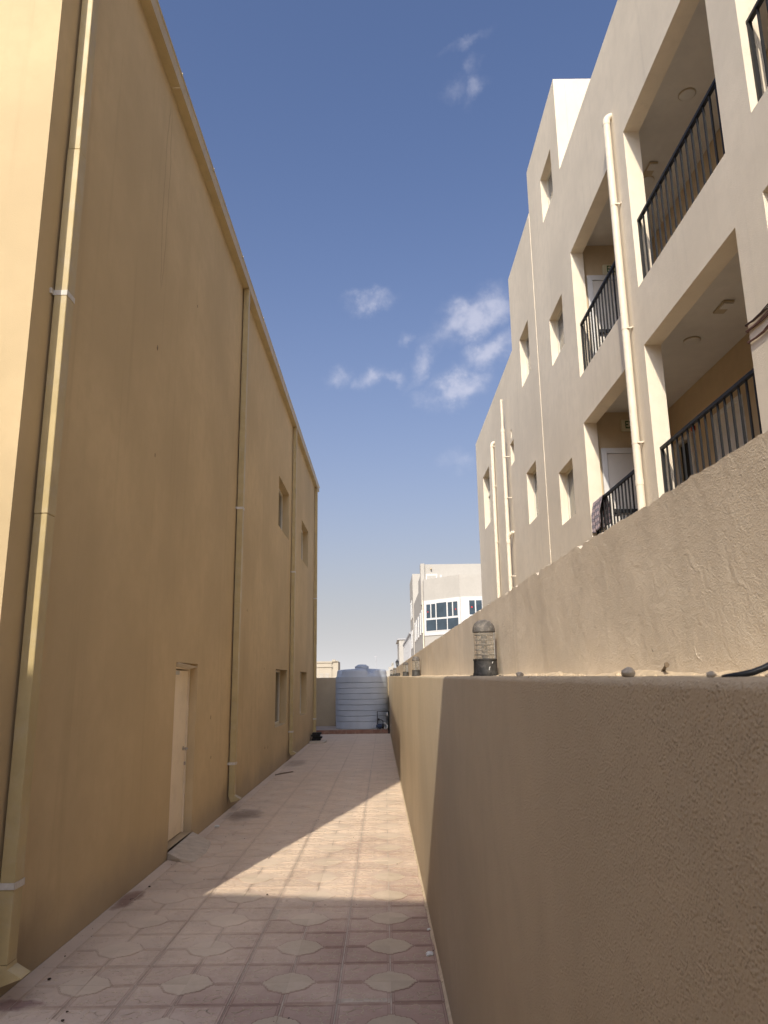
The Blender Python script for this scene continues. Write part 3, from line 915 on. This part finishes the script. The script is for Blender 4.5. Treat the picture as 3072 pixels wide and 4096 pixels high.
for fl, cz in CZ.items():
    obj('ceiling', MB().box(FX + T + .004, CB - .004, -3.7, 13.146, cz, cz + .10), MAT['ceil'], RB)
obj('floor_slab', MB().box(FX + T + .006, CB - .002, -3.7, 13.148, 10.35, 10.6), MAT['ceil'], RB)

# windows of the right building
for h, rc, br in ((W1_, .15, None), (W2_, .15, None), (W4_, .15, None), (W3_, .16, None), (W5_, .16, None), (W6_, .16, .62), (W7_, .16, None)):
    X = FX if h[0] < 16 else FX - .010
    window(RB, X, -1, *h, rc, MAT['frame'], MAT['glass_grey'], (.5,) if h is not W7_ else (), .05, br)

# railings, every baluster on its own
bal_me = MB().box(-.011, .011, -.011, .011, 0, 1.0).mesh('baluster', MAT['rail'])
for (y0, y1, z0, z1) in opens:
    rx = FX + .10
    m = MB().box(rx - .024, rx + .024, y0 + .002, y1 - .002, z0 + 1.06, z0 + 1.10)
    rl = obj('railing', m, MAT['rail'], RB)
    obj('bottom_bar', MB().box(rx - .015, rx + .015, y0 + .002, y1 - .002, z0 + .05, z0 + .075), MAT['rail'], rl)
    for yy in (y0 + .022, y1 - .022):
        obj('post', MB().box(rx - .02, rx + .02, yy - .018, yy + .018, z0 + .001, z0 + 1.06), MAT['rail'], rl)
    nb = 16
    for k in range(1, nb):
        yy = y0 + .022 + (y1 - y0 - .044) * k / nb
        link('baluster', bal_me, rl, Matrix.Translation((rx, yy, z0 + .0655)) @ Matrix.Diagonal((1, 1, .99, 1)))

# corridor doors, exit signs, ceiling lights
def text_mesh(txt, size, mat, xs=1.0, depth=.002):
    cu = bpy.data.curves.new('lettering', 'FONT'); cu.body = txt; cu.size = size; cu.extrude = depth; cu.align_x = 'CENTER'; cu.align_y = 'CENTER'
    cu.offset = size * .012
    tmp = bpy.data.objects.new('tmp', cu); COL.objects.link(tmp)
    dg = bpy.context.evaluated_depsgraph_get(); me = bpy.data.meshes.new_from_object(tmp.evaluated_get(dg))
    bpy.data.objects.remove(tmp); bpy.data.curves.remove(cu)
    me.transform(Matrix.Diagonal((xs, 1, 1, 1))); me.materials.clear(); me.materials.append(mat)
    return me


exit_me = text_mesh('EXIT', .205, MAT['green'], .66)
for fl, sz, sx in ((WZ0, 6.487, 4.665), (UZ0, 9.685, 4.58)):
    ey = 13.15
    d = obj('door', MB().box(4.16, 4.98, ey - .03, ey - .002, fl, fl + 2.045), MAT['cdoor'], RB)
    obj('door_frame', MB().box(4.05, 4.15, ey - .05, ey - .001, fl, fl + 2.15).box(4.99, 5.09, ey - .05, ey - .001, fl, fl + 2.15).box(4.151, 4.989, ey - .05, ey - .001, fl + 2.05, fl + 2.15), MAT['wframe'], d)
    obj('push_bar', MB().box(4.19, 4.94, ey - .10, ey - .06, fl + .92, fl + .985).box(4.19, 4.26, ey - .059, ey - .031, fl + .90, fl + 1.0).box(4.87, 4.94, ey - .059, ey - .031, fl + .90, fl + 1.0), MAT['iron'], d)
    m = MB().box(sx - .205, sx + .205, ey - .06, ey - .001, sz - .11, sz + .11)
    me = m.mesh('exit_sign', MAT['sign']); bevel(me, .012, 2)
    s_ = link('exit_sign', me, RB)
    link('lettering', exit_me, s_, Matrix.Translation((sx, ey - .0615, sz)) @ Matrix.Rotation(math.radians(90), 4, 'X'))
    # doors along the corridor wall
    for (a, b) in ((10.30, 11.2), (7.4, 8.3), (4.6, 5.5)):
        dd = obj('door', MB().box(CB - .028, CB - .001, a + .07, b - .07, fl, fl + 2.0), MAT['cdoor'], RB)
        obj('door_frame', MB().box(CB - .045, CB - .001, a, a + .068, fl, fl + 2.07).box(CB - .045, CB - .001, b - .068, b, fl, fl + 2.07).box(CB - .045, CB - .001, a + .069, b - .069, fl + 2.002, fl + 2.07), MAT['wframe'], dd)
        obj('handle', MB().tube([(CB - .03, a + .13, fl + 1.0), (CB - .07, a + .13, fl + 1.0), (CB - .07, a + .25, fl + 1.0)], .009, 8), MAT['steel'], dd)
    obj('door_frame', MB().box(CB - .03, CB - .001, 12.13, 12.198, fl, fl + 2.12).box(CB - .03, CB - .001, 12.782, 12.85, fl, fl + 2.12).box(CB - .03, CB - .001, 12.199, 12.781, fl + 2.052, fl + 2.12), MAT['cdoor'], RB)
    obj('fire_alarm', MB().box(CB - .05, CB - .001, 11.97, 12.04, fl + 2.09, fl + 2.17), MAT['red'], RB)
disc = MB().lathe([(.118, .03), (.118, .018), (.108, .004), (.09, -.004), (.03, -.008)], seg=36)
disc_me = disc.mesh('ceiling_light', MAT['lightcover'], True, 40)
rim_me = MB().lathe([(.112, .031), (.122, .031), (.122, .016), (.112, .010)], seg=36).mesh('rim', MAT['emerg'], True, 30)
for (x, y, z) in ((4.60, 10.12, 6.755), (4.545, 9.26, 10.235), (4.62, 11.18, 10.235), (4.6, 6.6, 6.755), (4.6, 5.5, 10.235)):
    l = link('ceiling_light', disc_me, RB, Matrix.Translation((x, y, z - .028)))
    link('rim', rim_me, l, Matrix.Translation((x, y, z - .028)))
for (x, y, z) in ((4.61, 9.10, 6.758), (4.57, 10.87, 10.238)):
    m = MB().box(x - .075, x + .075, y - .17, y + .17, z - .035, z - .001)
    me = m.mesh('emergency_light', MAT['emerg']); bevel(me, .014, 2)
    e = link('emergency_light', me, RB)
    obj('lamp_cover', MB().box(x - .06, x + .06, y - .15, y - .0, z - .05, z - .0355), MAT['lightcover'], e)

# PVC pipes on the facade, each a part of the building
def bend(p, q, r_=.10):      # vertical run p(top)->q(bottom) with elbow into the wall at the top
    x, y, zt = p
    pts = [(x + r_ + .06, y, zt + r_)] + [(x + r_ * (1 - math.cos(a)), y, zt + r_ * math.sin(a)) for a in [math.radians(d) for d in (90, 70, 50, 30, 12)]] + [(x, y, zt), (x, y, q)]
    return pts


def collar(m, x, y, z, r, h=.05): m.lathe([(r, -h / 2), (r, h / 2)], x, y, z, 24)


px = FX - .085
p = obj('drain_pipe', MB().tube(bend((px, 10.21, 10.58), -.05), .056, 24), MAT['pvc'], RB, True, 40)
for z, h_ in ((10.55, .06), (4.62, .08)):
    m = MB(); collar(m, px, 10.21, z, .061, h_); obj('collar', m, MAT['pvc'], p, True, 40)
for z in (9.06, 6.98, 5.20):
    m = MB(); collar(m, px, 10.21, z, .0605, .022); m.box(px + .0, FX + .0, 10.21 - .075, 10.21 - .058, z - .011, z + .011); m.box(FX - .012, FX - .001, 10.21 - .098, 10.21 - .03, z - .012, z + .012)
    obj('clamp', m, MAT['pvc'], p, True, 40)
fx2 = FX - .010
px = fx2 - .085
p = obj('drain_pipe', MB().tube(bend((px, 23.45, 9.45), -.05), .056, 20), MAT['pvc'], RB, True, 40)
for z in (8.05, 6.2, 9.4):
    m = MB(); collar(m, px, 23.45, z, .0615, .03); m.box(px, fx2 - .001, 23.37, 23.39, z - .011, z + .011); obj('clamp', m, MAT['pvc'], p, True, 40)
px = fx2 - .15
p = obj('drain_pipe', MB().tube([(px, 20.85, -.05), (px, 20.85, 9.08)], .056, 20), MAT['pvc'], RB, True, 40)
obj('vent_pipe', MB().tube([(px, 20.85, 9.0), (px, 20.85, 10.02)], .036, 16), MAT['pvc'], p, True, 40)
for z, r_, h_ in ((9.06, .063, .1), (5.85, .065, .34), (10.0, .042, .07)):
    m = MB(); collar(m, px, 20.85, z, r_, h_); obj('collar', m, MAT['pvc'], p, True, 40)
obj('branch', MB().tube([(px, 20.85, 5.80), (px + .04, 20.80, 5.93), (px + .10, 20.72, 5.98), (fx2 + .03, 20.70, 5.98)], .05, 16), MAT['pvc'], p, True, 50)
for z in (8.25, 7.02, 4.75):
    m = MB(); collar(m, px, 20.85, z, .0615, .025); m.box(px, fx2 - .001, 20.77, 20.79, z - .011, z + .011); obj('clamp', m, MAT['pvc'], p, True, 40)
p = obj('conduit', MB().tube([(fx2 - .10, 21.07, -.05), (fx2 - .10, 21.07, 8.95)], .02, 12), MAT['pvc'], RB, True, 40)

# cords tied round the pillar between two corridor openings
for k, (z, s_, mt, lab) in enumerate([(5.40, .05, 'rope2', 'upper bundle of dark cords tied across the beige corridor pillar'),
                                      (5.335, .045, 'rope', 'middle bundle of brown cords tied across the beige corridor pillar'),
                                      (5.215, .07, 'rope', 'lower bundle of reddish cords sagging across the beige corridor pillar')]):
    r = root('cord_bundle', (FX - .02, 6.66, z), lab, 'cord')
    for c in range(5):
        pts = []
        for i in range(9):
            t = i / 8
            y = 6.97 - .62 * t
            sp = (c - 2) * .011 * (.35 + 1.2 * abs(t - .1))
            pts.append((FX - .014 - .010 * (c % 2), y, z + sp - s_ * (c * .12 + .6) * math.sin(math.pi * t) * .5 + .01 * noise.noise(Vector((i * .7, c, k)))))
        pts = [(FX + .05, 6.985, z)] + pts + [(FX + .05, 6.345, z + .005 * c)]
        obj('cord', MB().tube(pts, .0052, 6), MAT[mt if c % 2 else 'rope'], r, True)

# plaid cloth hung over the railing of the lower corridor
def plaid():
    t = NT('plaid cloth')
    uv = t.N.new('ShaderNodeUVMap'); u, v, _ = t.xyz(uv.outputs[0])
    def bands(s_, f, lo, hi): return t.ramp(t.math('ABSOLUTE', t.math('SUBTRACT', t.math('FRACT', t.math('MULTIPLY', s_, f)), .5)), lo, hi)
    c = t.mix(bands(v, 10, .24, .30), (.42, .33, .33), (.13, .12, .15))
    c = t.mix(t.math('MULTIPLY', bands(u, 7, .27, .33), .7), c, (.10, .09, .115))
    c = t.mix(t.math('MULTIPLY', bands(v, 20, .43, .46), .5), c, (.60, .54, .53))
    c = t.mix(t.math('MULTIPLY', bands(u, 14, .44, .47), .4), c, (.58, .50, .50))
    return t.done(c, .95, t.bump(t.noise(260, 2), .3, .003))


m = MB(); m.uv = []
rail_z, rx = WZ0 + 1.10, FX + .10
NU, NV = 40, 44
for j in range(NV + 1):
    s_ = j / NV                      # 0 at inner hem .. 1 at outer hem
    for i in range(NU + 1):
        t = i / NU
        inner, outer = .55, .62 - .10 * max(0, t - .62) - .05 * t
        L = inner + outer; d = s_ * L - inner
        fold = math.sin(t * 15 + 1.2 * math.sin(t * 4)) * .5 + .5 * noise.noise(Vector((t * 5, s_ * 1.5, 3)))
        hang = min(1, abs(d) / .3)
        y = 13.04 - .60 * t * (1 - .10 * hang * (1 if d > 0 else 0)) + .03 * hang * (.5 - t) + (.10 * hang * (1 - t) * 0)
        if abs(d) < .035:
            x, z = rx - d, rail_z + .010 - abs(d) * .12
        else:
            sg = 1 if d > 0 else -1
            x = rx - sg * (.038 + .030 * hang * (fold + .6)) - (0.03 * hang if sg > 0 else 0)
            z = rail_z + .006 - (abs(d) - .035)
        if d > 0: z += .012 * math.sin(t * 21) * (abs(d) / outer) ** 3
        m.v.append((x, y, z)); m.uv.append((t, s_))
for j in range(NV):
    for i in range(NU):
        a = j * (NU + 1) + i; m.f.append((a, a + 1, a + NU + 2, a + NU + 1)); m.m.append(0)
o = obj('plaid_cloth', m, plaid(), smooth=True)
sm = o.modifiers.new('thickness', 'SOLIDIFY'); sm.thickness = .004
tag(o, 'grey and pink plaid cloth hung over the black corridor railing', 'cloth')

# ------------------------------------------------------------------ far end: plinth, tank, pump, blocks, end wall
PL = root('tank_plinth', (-1.2, 30.3, 0), 'low tiled plinth with red brown edge under the white tank', 'plinth')
obj('slab', MB().box(-3.4, .20, 29.03, 31.7, -.05, .135), MAT['conc'], PL)
for k in range(11):
    x = -3.4 + .327 * k
    obj('tile', MB().box(x + .002, min(x + .325, .199), 29.016, 29.0285, .0, .150), MAT['redtile'], PL)
    for r_ in range(4):
        obj('tile', MB().box(x + .002, min(x + .325, .199), 29.03 + .66 * r_, 29.03 + .66 * r_ + .656, .136, .152), MAT['plinth_top'], PL)
tag(obj('end_wall', MB().box(-16, .19, 31.72, 31.95, -.06, 2.085), MAT['low']), 'plain tan wall closing the passage behind the water tank', 'wall')

TKX, TKY, TZ = -.885, 30.12, .153
TK = root('water_tank', (TKX, TKY, TZ), 'big white ribbed plastic water tank at the end of the passage', 'tank')
prof = [(1.0, 0), (1.02, .02)]
for k in range(9):
    z = .28 + .206 * k
    if z > 1.95: break
    bulge = .012 * math.sin(math.pi * z / 2.0)
    prof += [(1.020 + bulge, z - .011), (1.012 + bulge, z - .007), (.990 + bulge, z - .003), (.990 + bulge, z + .003), (1.012 + bulge, z + .007), (1.020 + bulge, z + .011)]
prof += [(1.02, 1.90), (1.005, 1.945)]
obj('body', MB().lathe(prof, TKX, TKY, TZ, 96), MAT['tank'], TK, True, 30)
# shoulder with moulded lobes
m = MB(); seg = 128; n0 = 0
sp = [(1.00, 1.945), (.985, 1.97), (.975, 2.10), (.96, 2.17), (.92, 2.21), (.60, 2.235), (.34, 2.25), (.30, 2.25)]
for (r_, z) in sp:
    for k in range(seg):
        th = 2 * math.pi * k / seg
        lobe = 1 / (1 + math.exp(-(math.cos(4 * (th + math.radians(19))) + .78) * 16))
        zz = z if z < 1.98 else 1.98 + (z - 1.98) * (.42 + .58 * lobe)
        rr = r_ if r_ < .5 else r_ * (1 - .07 * (1 - lobe) * min(1, (z - 1.945) / .1))
        m.v.append((TKX + rr * math.cos(th), TKY + rr * math.sin(th), TZ + zz))
for i in range(len(sp) - 1):
    for k in range(seg):
        k2 = (k + 1) % seg; m.f.append((i * seg + k, i * seg + k2, (i + 1) * seg + k2, (i + 1) * seg + k)); m.m.append(0)
m.f.append(tuple((len(sp) - 1) * seg + k for k in range(seg))); m.m.append(0)
obj('shoulder', m, MAT['tank'], TK, True, 40)
obj('lid', MB().lathe([(.26, 2.25), (.262, 2.275), (.275, 2.28), (.275, 2.335), (.262, 2.345), (.20, 2.375), (.16, 2.41), (.05, 2.42)], TKX + .01, TKY - .05, TZ, 48), MAT['tank'], TK, True, 35)
obj('neck', MB().lathe([(.29, 2.22), (.27, 2.27)], TKX + .01, TKY - .05, TZ, 48), MAT['tank'], TK, True, 35)

PU = root('water_pump', (-.08, 29.1, .153), 'small dark water pump set with pipes in front of the tank', 'pump')
py = 29.12
m = MB().tube([(-.275, py, .153), (-.275, py, .80), (.16, py, .80)], .017, 10)
obj('pipe_frame', m, MAT['iron'], PU)
m = MB().tube([(.150, 28.99, -.0), (.150, 28.99, .80)], .028, 12)
obj('riser_pipe', m, MAT['iron'], PU)
m = MB().lathe([(.03, -.13), (.075, -.12), (.082, -.10), (.082, .06), (.07, .075), (.03, .08)], seg=24)
m.v = [(-.19 + v[2], py + v[0], .265 + v[1]) for v in m.v]
for k in range(8): m.box(-.27 + k * .018, -.264 + k * .018, py - .087, py + .087, .20, .33)
obj('motor', m, MAT['blue'], PU, True, 40)
m = MB().box(-.24, -.14, py - .06, py + .06, .154, .188)
obj('foot', m, MAT['iron'], PU)
m = MB().lathe([(.05, -.045), (.088, -.03), (.092, .03), (.05, .045)], seg=24)
m.v = [(-.07 + v[2], py + v[0], .265 + v[1]) for v in m.v]
obj('pump_head', m, MAT['iron'], PU, True, 40)
obj('pressure_switch', MB().box(-.27, -.19, py - .045, py + .03, .47, .55), MAT['iron'], PU)
obj('hose', MB().tube([(-.20, py - .05, .51), (-.12, py - .06, .50), (-.07, py - .07, .44), (-.06, py - .07, .36), (-.07, py - .04, .33)], .012, 8), MAT['iron'], PU, True)
obj('outlet_pipe', MB().tube([(-.02, py, .36), (.02, py, .36), (.06, py, .33), (.10, py, .27), (.135, py, .26)], .028, 12), MAT['whitepvc'], PU, True)
obj('inlet_pipe', MB().tube([(-.02, py - .03, .22), (.03, py - .05, .17), (.08, py - .05, .19), (.10, py - .05, .26)], .022, 12), MAT['whitepvc'], PU, True)
obj('valve', MB().tube([(.10, py, .62), (.10, py, .70), (.12, py, .74)], .04, 10), MAT['whitepvc'], PU, True)
m = MB()
for k in range(20):
    a0, a1 = 2 * math.pi * k / 20, 2 * math.pi * (k + 1) / 20
    m.tube([(-.36 + .10 * math.cos(a0), py - .06, .255 + .10 * math.sin(a0)), (-.36 + .10 * math.cos(a1), py - .06, .255 + .10 * math.sin(a1))], .006, 6)
obj('hose_loop', m, MAT['whitepvc'], PU)

BS = root('block_stack', (-2.25, 25.6, 0), 'stack of dark broken blocks on a grey slab beneath the last downpipe', 'blocks')
obj('slab', MB().prism([(-2.43, 24.85), (-1.95, 24.80), (-1.90, 25.5), (-1.98, 25.85), (-2.43, 25.85)], 0.004, .04), MAT['conc'], BS)
for k, (z, a) in enumerate([(.042, .0), (.105, .02), (.168, -.02), (.231, .015)]):
    for q in range(2):
        x0 = -2.41 + .15 * q + a
        m = MB().box(x0 + .002, x0 + .145 + .02 * (k == 1), 25.45 + a, 25.72 + a * 2, z, z + .06)
        me = m.mesh('block', MAT['black']); bevel(me, .008)
        link('block', me, BS)

# ------------------------------------------------------------------ litter on the tiles
for (x, y, r_, lab) in [(.305, 5.88, .030, 'crumpled white foam lump on the red tiles against the low wall'),
                        (.325, 6.44, .014, 'tiny white foam crumb beside the low wall foot'),
                        (-2.31, 10.87, .032, 'white foam scrap at the foot of the tan wall past the door ramp')]:
    m = MB()
    for q in range(4): lump(m, (random.uniform(-.5, .5) * r_, random.uniform(-.5, .5) * r_, r_ * .35), r_ * .62, .8, q * 3 + x, 0, 2)
    tag(obj('foam_scrap', m, MAT['foam'], smooth=False, mat=Matrix.Translation((x, y, .004))), lab, 'litter')
tag(obj('stick', MB().tube([(-2.33, 16.6, .012), (-2.2, 16.85, .016), (-2.02, 17.13, .014)], [.012, .014, .010], 7), MAT['wood']), 'thin dark stick lying on the tiles near the tan wall', 'stick')
m = MB()
random.seed(21)
for k in range(95):
    x, y = random.uniform(-2.4, .3), random.uniform(4.7, 12)
    if k < 45: x = random.choice((-2.40 + abs(random.gauss(0, .10)), lowx(y) - abs(random.gauss(0, .03)) - .005))
    r_ = random.uniform(.002, .0065)
    lump(m, (x, y, .006), r_, .6, k, random.choice((0, 0, 1)))
for (x, y, r_) in ((-2.30, 7.83, .013), (-2.262, 5.534, .014), (-1.905, 4.90, .013), (-1.107, 7.49, .012), (-1.93, 5.02, .010), (-2.27, 9.2, .01), (-2.20, 9.35, .008)):
    lump(m, (x, y, .010), r_, .5, x * 7)
tag(obj('litter_specks', m, [MAT['litter'], MAT['sand']]), 'scattered leaf crumbs and grit on the tiles', None, None, 'stuff')
# drift of sand along the low wall foot
m = MB(); idx = []
for y in ygrid(3.5, 28):
    w = .02 + .014 * noise.noise(Vector((y * 5, 2, 1))) + .008 * noise.noise(Vector((y * 21, 2, 1)))
    x = lowx(y); c_ = [len(m.v), len(m.v) + 1]
    m.v += [(x + .002, y, .016 + .008 * noise.noise(Vector((y * 8, 1, 1)))), (x - max(w, .004), y, -.001)]; idx.append(c_)
for a, b in zip(idx[:-1], idx[1:]): m.f.append((a[0], b[0], b[1], a[1])); m.m.append(0)
tag(obj('wall_foot_sand', m, MAT['sand'], smooth=True), 'thin sand drift along the low wall foot', None, None, 'stuff')

# ------------------------------------------------------------------ far buildings
WB = root('white_villa', (7.5, 74, 0), 'white villa with corner bay of blue grey windows beyond the plaster wall', 'building')
A, B_ = Vector((3.45, 62.9)), Vector((6.2, 60))
zb = 10.27
obj('wall', MB().prism([(3.45, 62.9), (6.2, 60), (9.6, 60), (12.4, 62.9), (12.4, 84), (3.45, 84)], -.06, zb - .35), MAT['white2'], WB)
m = MB()
ring = [(3.45, 62.9), (6.2, 60), (9.6, 60), (12.4, 62.9), (12.4, 84), (3.45, 84)]
inn = [(3.65, 63.0), (6.28, 60.2), (9.5, 60.2), (12.2, 63.0), (12.2, 83.8), (3.65, 83.8)]
for i in range(6):
    j = (i + 1) % 6
    m.prism([ring[i], ring[j], inn[j], inn[i]], zb - .349, zb)
obj('parapet', m, MAT['white2'], WB)
obj('roof_room', MB().box(3.62, 12.2, 64.2, 76, zb - .34, 11.78), MAT['white2'], WB)
obj('roof_room_pier', MB().box(3.28, 3.619, 64.0, 65.2, zb - 2.0, 11.83), MAT['white'], WB)
obj('stair_block', MB().box(3.36, 9, 84.01, 93, -.06, 13.75), MAT['white'], WB)
d = obj('door', MB().box(3.72, 4.72, 64.15, 64.198, zb - .3, 10.93), MAT['wframe'], WB)
obj('door_panel', MB().box(3.82, 4.62, 64.13, 64.149, zb - .3, 10.80), MAT['white'], d)
obj('wall_lamp', MB().tube([(4.18, 64.19, 11.40), (4.18, 64.05, 11.40), (4.2, 64.0, 11.30)], .07, 10), MAT['emerg'], WB)
obj('vent', MB().box(4.96, 5.1, 64.15, 64.198, 10.62, 10.84), MAT['wframe'], WB)
ch = (B_ - A).normalized(); chn = Vector((-ch.y * -1, -ch.x))  # outward normal (towards -x,-y)
chn = Vector((ch.y, -ch.x)); 
if chn.y > 0: chn = -chn
def cpanel(m, s0, s1, z0, z1, o0, o1):
    p = [A + ch * s0 + chn * o0, A + ch * s1 + chn * o0, A + ch * s1 + chn * o1, A + ch * s0 + chn * o1]
    m.prism([tuple(q) for q in p], z0, z1)
LC = (B_ - A).length
m = MB(); cpanel(m, .02, LC + .02, 5.55, 8.46, -.01, .06)
m.box(6.25, 9.6, 59.94, 60.01, 5.55, 8.46)
obj('window_band', m, MAT['wframe'], WB)
cols_ = [(.28, 1.40), (1.48, 2.58), (2.68, 3.82)]
W_ = obj('window', (lambda m: (cpanel(m, .2, 3.9, 5.85, 8.22, .061, .085), m)[1])(MB()), MAT['wframe'], WB)
for i, (a, b) in enumerate(cols_):
    m = MB(); cpanel(m, a, b, 5.93, 6.82, .086, .092); obj('pane', m, MAT['glass_blue'], W_)
    if i == 1:
        m = MB(); cpanel(m, a, b, 6.96, 8.16, .086, .092); obj('pane', m, MAT['glass_blue'], W_)
    else:
        mid = (a + b) / 2
        for (c, d_) in ((a + .05, mid - .06), (mid + .06, b - .05)):
            m = MB(); cpanel(m, c, d_, 6.98, 8.12, .086, .092); obj('pane', m, MAT['glass_blue'], W_)
        s0 = a + .22 if i == 0 else b - .25
        m = MB(); cpanel(m, s0 - .05, s0 + .05, 7.45, 7.56, .093, .096); obj('sticker', m, MAT['redmark'], W_)
W_ = obj('window', MB().box(6.8, 8.05, 59.90, 59.939, 5.85, 8.25), MAT['wframe'], WB)
for (a, b) in ((6.91, 7.36), (7.46, 7.93)):
    obj('pane', MB().box(a, b, 59.892, 59.899, 7.02, 8.16), MAT['glass_blue'], W_)
    obj('pane', MB().box(a, b, 59.892, 59.899, 5.95, 6.88), MAT['glass_blue'], W_)
obj('sticker', MB().box(7.05, 7.18, 59.888, 59.891, 7.55, 7.68), MAT['redmark'], W_)
for y in (66, 69, 73, 77, 80.5):
    for (z0, z1) in ((6.0, 8.0), (2.6, 4.6)):
        w = obj('window', MB().box(3.37, 3.448, y, y + 1.2, z0, z1), MAT['wframe'], WB)
        obj('pane', MB().box(3.36, 3.369, y + .12, y + 1.08, z0 + .12, z1 - .12), MAT['glass_blue'], w)
obj('drain_pipe', MB().tube([(3.38, 63.6, 0), (3.38, 63.6, 8.6)], .06, 10), MAT['pvc'], WB)
for y in (86.5, 89.5):
    for (z0, z1) in ((9.0, 11.0), (5.6, 7.6)):
        w = obj('window', MB().box(3.29, 3.358, y, y + 1.2, z0, z1), MAT['wframe'], WB)
        obj('pane', MB().box(3.28, 3.289, y + .12, y + 1.08, z0 + .12, z1 - .12), MAT['glass_blue'], w)

GS = root('grey_shed', (6, 110, 0), 'grey metal sided shed with vertical ribs behind the white villa', 'building')
obj('wall', MB().box(3.42, 9, 93.2, 127, -.06, 7.55), MAT['louvre'], GS)
obj('eave', MB().box(3.2, 9.1, 93.1, 127.1, 7.56, 7.8), MAT['louvre'], GS)
for k in range(10):
    y = 94 + 3.4 * k
    obj('rib', MB().box(3.25, 3.418, y, y + .5, 0, 7.55), MAT['louvre'], GS)
    if k < 9: obj('shade_panel', MB().box(3.395, 3.418, y + .7, y + 3.2, .4, 7.3), MAT['louvre_dark'], GS)
WH = root('white_house', (4.5, 142, 0), 'plain white rendered house beyond the grey ribbed shed', 'building')
obj('wall', MB().box(2.75, 9, 135, 152, -.06, 9.1), MAT['white'], WH)
obj('roof_edge', MB().box(2.45, 9.1, 134.8, 152, 9.1, 9.3), MAT['louvre'], WH)
obj('window', MB().box(2.70, 2.749, 140, 141.6, 4, 6), MAT['glass_blue'], WH)

FW = root('white_fence_wall', (.9, 100, 0), 'white garden wall with ball topped pillar beyond the water tank', 'wall')
obj('wall', MB().box(.25, 1.0, 100, 100.3, 0, 3.25).box(.6, 1.0, 100.02, 100.3, 3.251, 3.7).box(1.31, 1.9, 100, 100.3, 0, 3.5), MAT['white'], FW)
obj('pillar', MB().box(.98, 1.30, 99.9, 100.25, 0, 3.95).box(.93, 1.35, 99.85, 100.3, 3.951, 4.02), MAT['white'], FW)
obj('ball', MB().lathe([(.03, 4.02), (.10, 4.06), (.14, 4.15), (.12, 4.25), (.05, 4.31), (.01, 4.32)], 1.14, 100.07, 0, 16), MAT['white'], FW, True)

SL = root('street_lantern', (.785, 45, 0), 'black carriage lantern on a thin post above the plaster wall', 'lamp')
obj('post', MB().tube([(.785, 45, -.05), (.785, 45, 2.72)], .028, 10), MAT['lantern'], SL)
obj('cup', MB().lathe([(.03, 2.70), (.045, 2.74), (.055, 2.78), (.062, 2.80)], .785, 45, 0, 12), MAT['lantern'], SL)
obj('glass', MB().lathe([(.055, 2.80), (.085, 3.0)], .785, 45, 0, 6), MAT['glass_grey'], SL)
m = MB()
for k in range(6):
    a = math.radians(60 * k); m.tube([(.785 + .058 * math.cos(a), 45 + .058 * math.sin(a), 2.80), (.785 + .09 * math.cos(a), 45 + .09 * math.sin(a), 3.0)], .009, 6)
obj('cage', m, MAT['lantern'], SL)
obj('roof', MB().lathe([(.112, 3.0), (.108, 3.02), (.06, 3.08), (.035, 3.10), (.03, 3.13), (.008, 3.18)], .785, 45, 0, 12), MAT['lantern'], SL)

CH = root('cream_house', (-24, 256, 0), 'distant cream house with stepped roof corner seen left of the tank', 'building')
obj('wall', MB().box(-34, -17.2, 250, 262, 0, 8.2).box(-17.199, -15.1, 250.4, 262, 0, 8.4), MAT['cream'], CH)
obj('cornice', MB().box(-34.2, -17.0, 249.7, 249.99, 6.6, 6.95).box(-34.2, -17.0, 249.75, 249.99, 8.0, 8.5), MAT['cream'], CH)
for (a, b, c) in ((-17.1, -16.0, 9.05), (-15.9, -15.5, 8.75), (-15.4, -15.0, 8.7)):
    obj('merlon', MB().box(a, b, 249.9, 251, 8.401, c), MAT['cream'], CH)
for x in (-21.1, -19.3):
    w = obj('window', MB().box(x, x + 1.2, 249.85, 249.99, 3.0, 4.6), MAT['white'], CH)
    for q in range(4): obj('bar', MB().box(x + .1 + .28 * q, x + .2 + .28 * q, 249.8, 249.849, 3.0, 4.5), MAT['cream'], w)
m = MB().tube([(-2.08, 200, 0), (-2.08, 200, 8.2)], [.09, .045], 8)
MS = root('lamp_mast', (-2.08, 200, 0), 'thin distant mast rising above the water tank', 'mast')
obj('pole', m, MAT['louvre'], MS)
obj('head', MB().box(-2.4, -1.9, 199.9, 200.1, 8.1, 8.32), MAT['louvre'], MS)

# ------------------------------------------------------------------ building behind the photographer (its shadow crosses the near tiles)
BH = root('sand_building', (-7, -8, 0), 'sand coloured building across the yard whose shadow covers the near tiles', 'building')
hB = 7.5
CX_, CY_ = -1.304, -2.21
plan = [(CX_, CY_), (-15, CY_ + .175 * (15 + CX_)), (-15, -16), (CX_, -16)]
obj('wall', MB().prism(plan, -.06, hB - .18), MAT['behind'], BH)
obj('parapet_cap', MB().prism(plan, hB - .179, hB), MAT['white2'], BH)
dv = Vector((-1, .175)).normalized(); nv = Vector((.175, 1)).normalized()
def bpanel(m, s0, s1, z0, z1, o0, o1):
    c = Vector((CX_, CY_)); m.prism([tuple(c + dv * s0 + nv * o0), tuple(c + dv * s1 + nv * o0), tuple(c + dv * s1 + nv * o1), tuple(c + dv * s0 + nv * o1)], z0, z1)
for s0 in (1.4, 4.4, 7.4):
    for z0 in (1.0, 4.3):
        m = MB(); bpanel(m, s0, s0 + 1.4, z0, z0 + 1.3, .002, .05); w = obj('window', m, MAT['frame'], BH)
        m = MB(); bpanel(m, s0 + .07, s0 + 1.33, z0 + .07, z0 + 1.23, .051, .056); obj('pane', m, MAT['glass_dark'], w)
